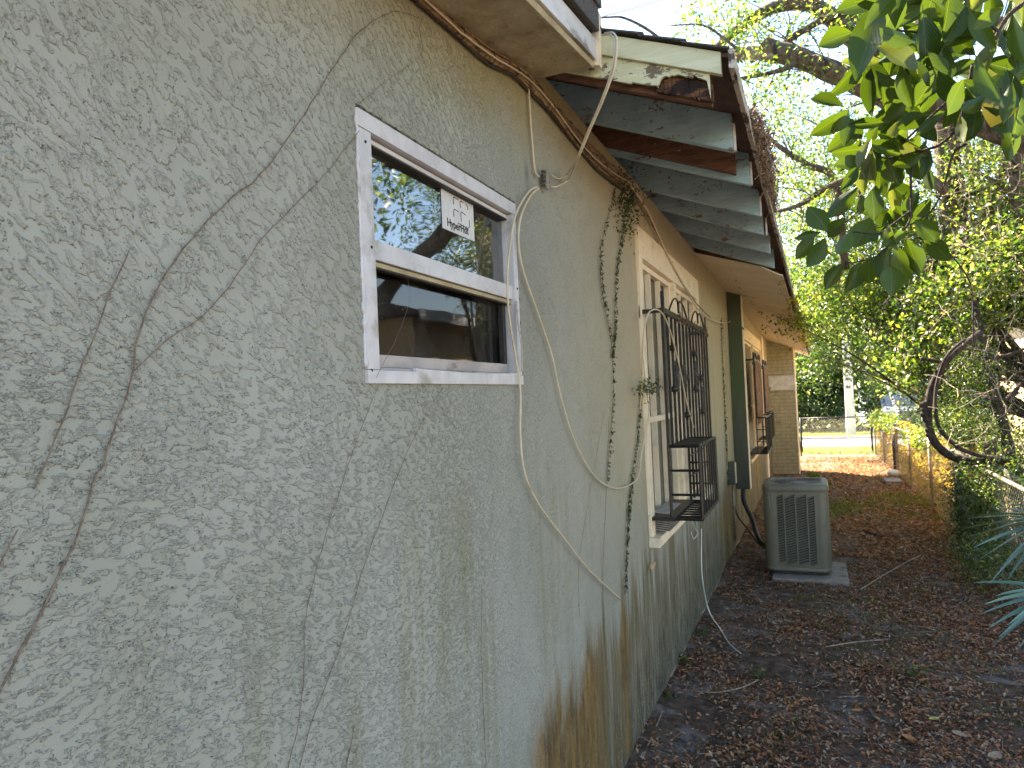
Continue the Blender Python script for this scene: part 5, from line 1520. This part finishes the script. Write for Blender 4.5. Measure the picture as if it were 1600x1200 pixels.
tree('mid-green tree spreading low over the far end of the path', 'path_tree', (on_g(1386, 660).x, 21.2, gz(21)), 3.6, .12,
     [B(1300, 520, 20, 1.0, 1.2, .9, 1.3), B(1360, 500, 20, 1.3, 1.2, .9, 2), B(1320, 450, 20.5, 1.8, 1.4, 1.1, 2), B(1400, 560, 20, .9, 1.0, .6, 1), B(1275, 570, 20.5, .45, .7, .5, .5)], 13000, .10, M['leaf_mid'], 'bark_dark', (-.95, -.6), .25, 14)
tree('small tree with a straight brown trunk beyond the fence corner', 'slender_tree', (on_g(1420, 668).x + .05, 24.0, gz(24)), 3.4, .13,
     [B(1410, 570, 24, .8, .8, .8, 1), B(1440, 520, 24, 1.0, .9, .8, 1.2)], 5200, .11, M['leaf_bright'], 'bark', (-.1, 0), .22, 8)
tree('shady tree rising behind the twisted trunk', 'shade_tree', (2.35, 9.0, .1), 4.4, .17,
     [B(1480, 560, 9.5, .5, .6, .5, 1.2), B(1440, 500, 10, .6, .6, .5, 1.2), B(1520, 620, 9, .5, .5, .5, 1), B(1400, 520, 11, .6, .7, .45, 1.2)], 10000, .052, M['leaf_mid'], 'bark_dark', (-.15, .2), .12, 14)
# tall trees behind that hold the sky back
tree('tall dense tree filling the upper right corner of the picture', 'tall_tree', (3.9, 17.4, .2), 7.2, .22,
     [((5.2, 15, 5.6), (1.9, 2.0, 1.5), 2), ((3.8, 14.5, 5.6), (1.3, 1.6, 1.3), 1.5), ((5.6, 15.5, 7.8), (2.0, 2.2, 1.5), 2), ((3.2, 16.5, 4.2), (1.1, 1.4, 1.0), 1.2)], 22000, .085, M['leaf_mid'], 'bark', (-.8, 0), .20, 24)
# off to the right and overhead: the laurel's own crown and its neighbour shade the near wall
tree('broad laurel tree overhead just out of the picture to the right', 'laurel_tree', (3.0, 2.2, 0), 5.6, .20,
     [((2.9, 3.4, 4.6), (1.3, 2.2, 1.3), 3), ((2.6, 6.0, 5.4), (1.0, 1.6, 1.0), 2), ((3.8, 1.2, 4.5), (1.5, 2.0, 1.5), 2), ((3.6, 5.6, 4.6), (1.4, 1.8, 1.5), 3), ((4.3, 8.2, 5.2), (1.5, 1.6, 1.6), 2)], 16000, .11, M['leaf_mid'], 'bark', (.2, 1.2), .2, 22)

# far wood behind the road
P = cloud_points([((-9, 37, 2.6), (3, 2, 3.0), 1.2), ((-4.5, 37, 3.0), (3, 2, 3.4), 1.4), ((-1.4, 35.5, 2.2), (1.9, 1.6, 2.6), 1.6), ((.8, 36.5, 2.4), (1.8, 1.6, 2.8), 1.6), ((2.6, 42.5, 4.6), (3.0, 2.0, 3.0), 1.2), ((7.5, 43, 5.8), (4, 2, 3.6), 1.2), ((13, 42, 5), (4, 2, 4), 1), ((0, 38, 6.2), (3, 2, 2.2), 1)], 30000, .35, 12)
o = link('far_wood', leaf_mesh('far_wood', P, RNG.uniform(.16, .34, len(P)), M['leaf_mid'], .6)); tag(o, 'dense green wood beyond the road', 'wood', kind='stuff')
P = cloud_points([((-1.1, 33.6, 1.5), (.9, .7, 1.6), 1.2), ((-.1, 34.4, 2.4), (.7, .7, 1.4), .7), ((2.4, 34.2, 1.2), (.6, .7, 1.1), .7)], 5200, .22, 12)
o = link('sunlit_shrub', leaf_mesh('sunlit_shrub', P, RNG.uniform(.09, .2, len(P)), M['leaf_bright'], .5)); tag(o, 'pale sunlit shrubbery at the edge of the wood', 'shrub', kind='stuff')
P = cloud_points([((x, 33.4 + random.uniform(-.3, .3), .35), (.8, .5, .75), 1) for x in np.arange(-8, 9, .9)], 7500, .16, 12)
o = link('hedge', leaf_mesh('hedge', P, RNG.uniform(.08, .18, len(P)), M['leaf_dark'], .5)); tag(o, 'low dark hedge behind the far grass verge', 'hedge', kind='stuff')

# -- twisted trunk and tangle over the near fence
tw = thing('twisted_vine_trunk', 'thick dark twisted vine trunk curving in a hook over the fence', 'vine trunk', on_y(1600, 780, 7.0))
b = MB(); K = 7.4
q = limb(b, [on_y(1530, 520, K + .3), on_y(1505, 540, K + .1), on_y(1478, 565, K), on_y(1458, 600, K), on_y(1450, 640, K), on_y(1455, 680, K), on_y(1478, 708, K), on_y(1515, 720, K), on_y(1555, 718, K), on_y(1590, 735, K - .1), on_y(1640, 775, K - .2)], .028, .044, 10, 7)
limb(b, [on_y(1508, 530, K), on_y(1480, 556, K - .1), on_y(1464, 600, K - .06), on_y(1462, 640, K - .08), on_y(1470, 672, K - .08), on_y(1500, 700, K - .08), on_y(1540, 714, K - .07), on_y(1600, 722, K - .1)], .014, .020, 7, 7)
b.build('trunk', M['bark_dark'], tw, True)
b = MB()
for k in range(7):
    p = on_y(1446 + random.uniform(-4, 6), 632 + k * 8, K - .03); b.ball(p, random.uniform(.028, .045), 7, 5, (1, .6, .8))
b.build('bark_flap', M['bark_dark'], tw)
def trunk_thing(label, pts, r0, r1, m='bark_dark', name='tree_trunk', tw_n=0):
    t = thing(name, label, 'tree trunk', pts[0]); b = MB(); q = limb(b, pts, r0, r1, 9, 7); b.build('trunk', M[m], t, True)
    if tw_n:
        b = MB(); e = twigs_from(b, q, tw_n, .45, .006, 0, 4, 2); b.build('branches', M[m], t)['kind'] = 'stuff'; leaves_at('foliage', e, tw_n * 14, .035, M['leaf_mid'], t, .04)
    return t
trunk_thing('broad dark trunk standing behind the hooked vine', [on_g(1515, 845), on_y(1512, 760, 9), on_y(1500, 650, 9.2), on_y(1495, 560, 9.3), on_y(1470, 440, 9.6), on_y(1450, 330, 9.8)], .13, .08, tw_n=16)
trunk_thing('slim dark trunk slanting in front of the cream house', [on_g(1600, 850), on_y(1582, 740, 8), on_y(1572, 680, 8), on_y(1550, 600, 8), on_y(1532, 520, 8), on_y(1520, 470, 8)], .055, .035, tw_n=14)
trunk_thing('pale grey trunk lying over the fence at the right edge', [on_y(1470, 700, 7.8), on_y(1500, 712, 7.7), on_y(1540, 722, 7.5), on_y(1580, 745, 7.3), on_y(1640, 790, 7.1)], .035, .05, 'bark_pale', 'fallen_branch')
trunk_thing('thick stem covered with dry vines at the far right', [on_y(1640, 500, 8.6), on_y(1592, 300, 8.6), on_y(1585, 200, 8.7), on_y(1600, 60, 9)], .08, .09, 'bark', tw_n=20)
trunk_thing('vine-wrapped trunk seen between the laurel leaves', [on_y(1500, 420, 9.2), on_y(1480, 230, 9.0), on_y(1465, 130, 9), on_y(1440, 20, 9)], .14, .10, 'bark', tw_n=20)
trunk_thing('brown trunk under the iron-dark tangle at the right', [on_g(1572, 850), on_y(1552, 760, 7.7), on_y(1545, 725, 7.6), on_y(1548, 690, 7.6)], .07, .05, 'bark', tw_n=0)
for (lab, pts, r) in (('bent brown vine arching left of the tangle', [(1470, 600), (1478, 570), (1500, 545), (1540, 550), (1600, 570)], .012),
                      ('vine crossing the tangle toward the cream house', [(1440, 560), (1500, 572), (1560, 590), (1640, 600)], .016),
                      ('dark branch rising to the right edge in front of the house', [(1540, 620), (1570, 625), (1600, 595), (1640, 560)], .02),
                      ('bare stem reaching right at house height', [(1540, 560), (1575, 555), (1600, 545), (1640, 530)], .018)):
    b = MB(); limb(b, [on_y(x, y, 7.6 + random.uniform(-.3, .3)) for x, y in pts], r, r * .7, 6, 7); tag(b.build('woody_vine', M['bark_dark'], None, True), lab, 'vine')
# tangle of fine dry vines
b = MB()
for _ in range(620):
    px, py = random.gauss(1530, 75), random.uniform(110, 720)
    if px < 1390 or px > 1680: continue
    Y = random.uniform(7.0, 9.6); p = on_y(px, py, Y); d = Vector((random.gauss(0, .7), random.gauss(0, .5), random.gauss(-.4, .9))).normalized(); pts = [p]
    for k in range(6): d = (d + Vector((random.gauss(0, .35), random.gauss(0, .35), random.gauss(0, .35)))).normalized(); pts.append(pts[-1] + d * .09)
    b.tube(pts, random.uniform(.0012, .0036), 3, False)
tag(b.build('vine_tangle', M['twig']), 'tangle of fine dry vines hanging through the trees on the right', 'vine tangle', kind='stuff')
# shrub mass draping over the fence
def shrub(label, blobs, n, size, m, name='shrub', aspect=.4, clump=.07):
    P = cloud_points(blobs, n, clump, 12); o = link(name, leaf_mesh(name, P, RNG.uniform(size * .6, size * 1.3, len(P)), m, aspect)); tag(o, label, 'shrub', kind='stuff')
shrub('dark green shrub draping down over the near fence', [B(1515, 780, 7.4, .16, .4, .35, 1.2), B(1540, 820, 7.2, .25, .5, .30, 1.3), B(1520, 870, 6.9, .16, .4, .14, .5), B(1590, 760, 7.0, .35, .5, .45, 1), B(1580, 880, 6.2, .3, .4, .22, .7)], 10500, .034, M['leaf_mid'])
shrub('bright leafy vines trailing through the tangle at the right', [B(1490, 480, 8.4, .5, .4, .45, 1), B(1560, 420, 8.2, .5, .4, .5, 1), B(1420, 560, 8.6, .25, .4, .3, .4)], 4200, .055, M['leaf_bright'], 'leafy_vine', .6, .10)
shrub('feathery green growth hanging above the fence', [B(1520, 580, 7.8, .3, .4, .3, 1), B(1510, 660, 7.7, .25, .4, .25, 1)], 6000, .032, M['leaf_mid'], 'feathery_shrub', .25)
shrub('golden-green ivy heaped on the far fence top', [((1.5, 17.5, .85), (.16, 1.6, .14), 1), ((1.5, 20.2, .8), (.18, 1.2, .2), 1), ((1.55, 13, .8), (.10, 2.0, .12), .6)], 5000, .05, M['leaf_bright'], 'ivy', .7, .06)
shrub('mixed undergrowth beyond the fence', [((2.4, 11.5, .7), (.5, 2.5, .5), 1.4), ((2.3, 15.5, .7), (.35, 2.5, .6), 1.3), ((2.3, 19.5, .8), (.6, 1.8, .6), 1)], 15000, .055, M['leaf_mid'], 'undergrowth', .5, .12)

# -- palmetto at the right edge
pl = thing('palmetto', 'blue-green palmetto with long narrow blades at the right edge', 'palm', on_g(1690, 1010))
hub = on_y(1650, 815, 3.5)
def blade(parent, a, tip, w_, sag=.04):
    a, tip = Vector(a), Vector(tip); b = MB(); k = 8; d = (tip - a); side = d.cross(Vector((0, 0, 1))).normalized()
    side = (side + Vector((0, 0, random.uniform(-.6, .6)))).normalized(); nrm = side.cross(d).normalized()
    for i in range(k + 1):
        t_ = i / k; c = a + d * t_ + Vector((0, 0, -sag * t_ * t_ + sag * t_ * .8)); wd = w_ * (1 - t_ ** 2.2) * (.55 + .45 * min(1, t_ * 4)) + .0008
        b.v += [tuple(c - side * wd + nrm * wd * .5), tuple(c), tuple(c + side * wd + nrm * wd * .5)]
    for i in range(k):
        for s_ in (0, 1): q = i * 3 + s_; b.f.append((q, q + 1, q + 4, q + 3))
    b.build('blade', M['palm'], parent, True)
tpm = NT('palmetto_blade'); M['palm'] = tpm.done(tpm.mix(tpm.n('ObjectInfo').outputs['Random'], (.07, .15, .10), (.13, .24, .18)), .45)
for (x, y, Y) in ((1502, 822, 3.2), (1515, 806, 3.3), (1545, 790, 3.6), (1530, 870, 3.1), (1560, 850, 2.9), (1505, 838, 3.5), (1590, 780, 3.8), (1575, 900, 3.2), (1600, 930, 3.0), (1620, 760, 3.5), (1520, 852, 3.3), (1535, 800, 3.4), (1555, 822, 3.1), (1570, 875, 3.0), (1548, 905, 3.1), (1580, 810, 3.3), (1605, 795, 3.2)):
    blade(pl, hub, on_y(x, y, Y), .011, .05)
hub2 = on_y(1670, 930, 3.2)
for (x, y, Y) in ((1538, 938, 3.0), (1545, 975, 3.0), (1520, 905, 3.2), (1560, 990, 2.9), (1590, 1010, 2.8), (1600, 960, 3.0), (1530, 955, 3.1), (1555, 925, 3.0), (1575, 970, 2.9), (1550, 1005, 3.0)):
    blade(pl, hub2, on_y(x, y, Y), .012, .07)
MB().tube([on_g(1690, 1010), hub2, hub], .012, 6).build('stalk', M['leafstalk'] if 'leafstalk' in M else M['palm'], pl, True)

# ================================================================== LAUREL BRANCH IN THE FOREGROUND
lb = thing('laurel_branch', 'hanging laurel branch with large glossy leaves at the top right', 'branch', on_y(1640, 0, 1.5))
BY = 1.42
def leafblade(fold, curl, seed):
    b = MB(); k = 8
    for i in range(k + 1):
        t_ = i / k; wd = .5 * (sin(pi * t_ ** 1.05) ** .95 if 0 < t_ < 1 else 0) + .004
        zc = curl * ((t_ - .35) ** 2)
        rp = .02 * sin(t_ * 14 + seed)
        b.v += [(-wd, t_, -zc + fold * wd + rp), (-wd * .5, t_, -zc + fold * wd * .4), (0, t_, -zc), (wd * .5, t_, -zc + fold * wd * .4), (wd, t_, -zc + fold * wd - rp)]
    for i in range(k):
        for s_ in range(4): q = i * 5 + s_; b.f.append((q, q + 1, q + 6, q + 5))
    b.tube([(0, -.12, .0), (0, 0, 0)], .012, 4)
    return b
LM = [[leafblade(f_, c_, s_).mesh('leaf', M[mm], True) for (f_, c_, s_) in ((.25, .25, 0), (.4, .5, 2), (.15, -.2, 4), (.5, .15, 1))] for mm in ('mag', 'mag_pale', 'mag_yellow')]
nleaf = 0
def put_leaf(b_px, t_px, wpx, Y, kind=0, tilt=None, side=0):
    """leaf from base to tip (both real points) with its blade turned by tilt"""
    global nleaf
    a = on_y(*b_px, Y); c = on_y(*t_px, Y + random.uniform(-.02, .02)); d = c - a; L = d.length
    dist = (a - CPOS).dot(FWD); wreal = wpx / CAM_F * dist
    yv = d.normalized(); view = (CPOS - a).normalized()
    zv = (view - yv * view.dot(yv)).normalized()
    tl = radians(random.uniform(-28, 28)) if tilt is None else radians(tilt)
    zv = Matrix.Rotation(tl, 3, yv) @ zv
    if side: zv = -zv
    xv = yv.cross(zv).normalized()
    rot = Matrix((xv, yv, zv)).transposed()
    o = bpy.data.objects.new('leaf', random.choice(LM[kind])); COL.objects.link(o); o.parent = lb
    ww = wreal / max(.5, cos(tl)) * 1.08
    m4 = Matrix.Translation(a) @ rot.to_4x4() @ Matrix.Diagonal((ww, L, L * .8, 1))
    o.matrix_parent_inverse = Matrix(); o.matrix_local = Matrix.Translation(-lb.location) @ m4
    nleaf += 1
L_ = [((1333, 50), (1278, 70), 30), ((1375, -10), (1340, 131), 44), ((1402, 40), (1389, 116), 32), ((1512, 42), (1478, 92), 40), ((1319, 166), (1265, 153), 19), ((1322, 172), (1266, 215), 24),
      ((1327, 170), (1300, 209), 20), ((1332, 184), (1318, 228), 20), ((1322, 192), (1348, 216), 24), ((1346, 218), (1309, 270), 22), ((1341, 260), (1313, 298), 17), ((1375, 248), (1374, 294), 24),
      ((1386, 244), (1402, 288), 27), ((1424, 227), (1440, 282), 37), ((1342, 290), (1291, 343), 24), ((1295, 361), (1262, 321), 30), ((1346, 304), (1344, 336), 17), ((1362, 294), (1367, 345), 26),
      ((1422, 352), (1453, 309), 21), ((1418, 356), (1402, 321), 22), ((1430, 344), (1466, 379), 27), ((1402, 360), (1360, 363), 13), ((1416, 361), (1377, 385), 18), ((1362, 340), (1336, 388), 36),
      ((1283, 363), (1241, 373), 13), ((1274, 368), (1244, 405), 21), ((1290, 371), (1262, 419), 26), ((1318, 411), (1289, 453), 22), ((1346, 408), (1324, 456), 24), ((1360, 403), (1354, 445), 26),
      ((1389, 383), (1375, 441), 28), ((1400, 384), (1416, 446), 30), ((1392, 415), (1394, 463), 32), ((1416, 372), (1438, 430), 28), ((1446, 370), (1486, 407), 26), ((1330, 360), (1308, 400), 22), ((1372, 360), (1352, 378), 20),
      ((1480, 392), (1440, 385), 18), ((1600, 130), (1540, 190), 50), ((1320, 340), (1292, 372), 22), ((1352, 225), (1372, 262), 22), ((1450, 180), (1400, 200), 26)]
for bb_, tt_, ww in L_: put_leaf(bb_, tt_, ww, BY + random.uniform(-.06, .06), 0, side=random.random() < .3)
for bb_, tt_, ww in [((1362, 216), (1339, 264), 15), ((1362, 232), (1366, 290), 21), ((1357, 252), (1345, 305), 18), ((1388, 350), (1402, 392), 16), ((1402, 190), (1390, 225), 15), ((1500, 180), (1508, 225), 16), ((1358, 70), (1336, 92), 14), ((1560, 60), (1530, 130), 22)]:
    put_leaf(bb_, tt_, ww, BY - .03, 1, 35)
put_leaf((1580, 130), (1548, 198), 46, BY - .12, 2, 10)
def rnd_leaves(n, x0, x1, y0, y1, l0, l1, Ya_, Yb_):
    for _ in range(n):
        x, y = random.uniform(x0, x1), random.uniform(y0, y1); a = random.gauss(pi / 2 + .35, .8); l = random.uniform(l0, l1)
        put_leaf((x, y), (x + cos(a) * l, y + sin(a) * l), l * random.uniform(.27, .40), random.uniform(Ya_, Yb_), 0 if random.random() < .94 else 1, random.uniform(-50, 50), random.random() < .3)
rnd_leaves(44, 1330, 1480, -50, 110, 50, 88, 1.3, 1.6)
rnd_leaves(60, 1440, 1640, -60, 150, 55, 98, 1.2, 1.7)
rnd_leaves(26, 1340, 1450, 110, 240, 45, 70, 1.4, 1.6)
rnd_leaves(24, 1335, 1450, 190, 320, 42, 66, 1.38, 1.6)
rnd_leaves(10, 1470, 1620, 120, 190, 50, 75, 1.3, 1.5)
b = MB()
def twig(pts, r0, r1, Y=BY): 
    q = smooth_path([on_y(x, y, Y) for x, y in pts], 6); k = len(q); b.tube(q, [r0 + (r1 - r0) * i / (k - 1) for i in range(k)], 6)
twig([(1640, -20), (1580, 20), (1555, 60), (1530, 110), (1490, 150), (1440, 195), (1400, 235)], .0045, .0018)
twig([(1560, 50), (1530, 28), (1500, 30), (1480, 60), (1430, 50), (1385, 48), (1335, 50)], .003, .0014)
twig([(1490, 150), (1440, 125), (1390, 150), (1350, 160), (1322, 170)], .0026, .0012)
twig([(1520, 100), (1500, 190), (1470, 225), (1440, 238), (1424, 270), (1424, 310), (1421, 345), (1400, 372), (1370, 400), (1345, 408)], .003, .0016)
twig([(1510, 225), (1490, 240), (1475, 290), (1455, 330), (1421, 352)], .0024, .0014)
twig([(1421, 330), (1395, 350), (1370, 365), (1330, 362), (1290, 362)], .0018, .0010)
twig([(1440, 235), (1400, 245), (1375, 245), (1350, 222)], .002, .001)
twig([(1345, 408), (1320, 408), (1300, 370)], .0014, .001)
twig([(1483, 395), (1510, 430), (1520, 470), (1520, 560)], .0016, .0012, 1.6)
twig([(1350, 222), (1345, 260), (1343, 292), (1340, 330), (1300, 362)], .0018, .001)
b.build('twigs', M['bark_dark'], lb, True)['kind'] = 'stuff'

# wires against the sky
for (lab, p, q_) in (('upper of two thin wires crossing the sky', on_y(940, 24, 12), on_y(1040, -6, 16)), ('thin wire seen through the bare branches', on_y(1140, 62, 12), on_y(1330, 8, 16)), ('lowest thin wire behind the bare branches', on_y(1180, 62, 12), on_y(1420, 20, 18))):
    d = (q_ - p); tag(MB().tube([p - d * .6, (p + q_) * .5 - Vector((0, 0, .05)), q_ + d * 1.5], .008, 5).build('overhead_wire', M['cable_black'], None), lab, 'wire')
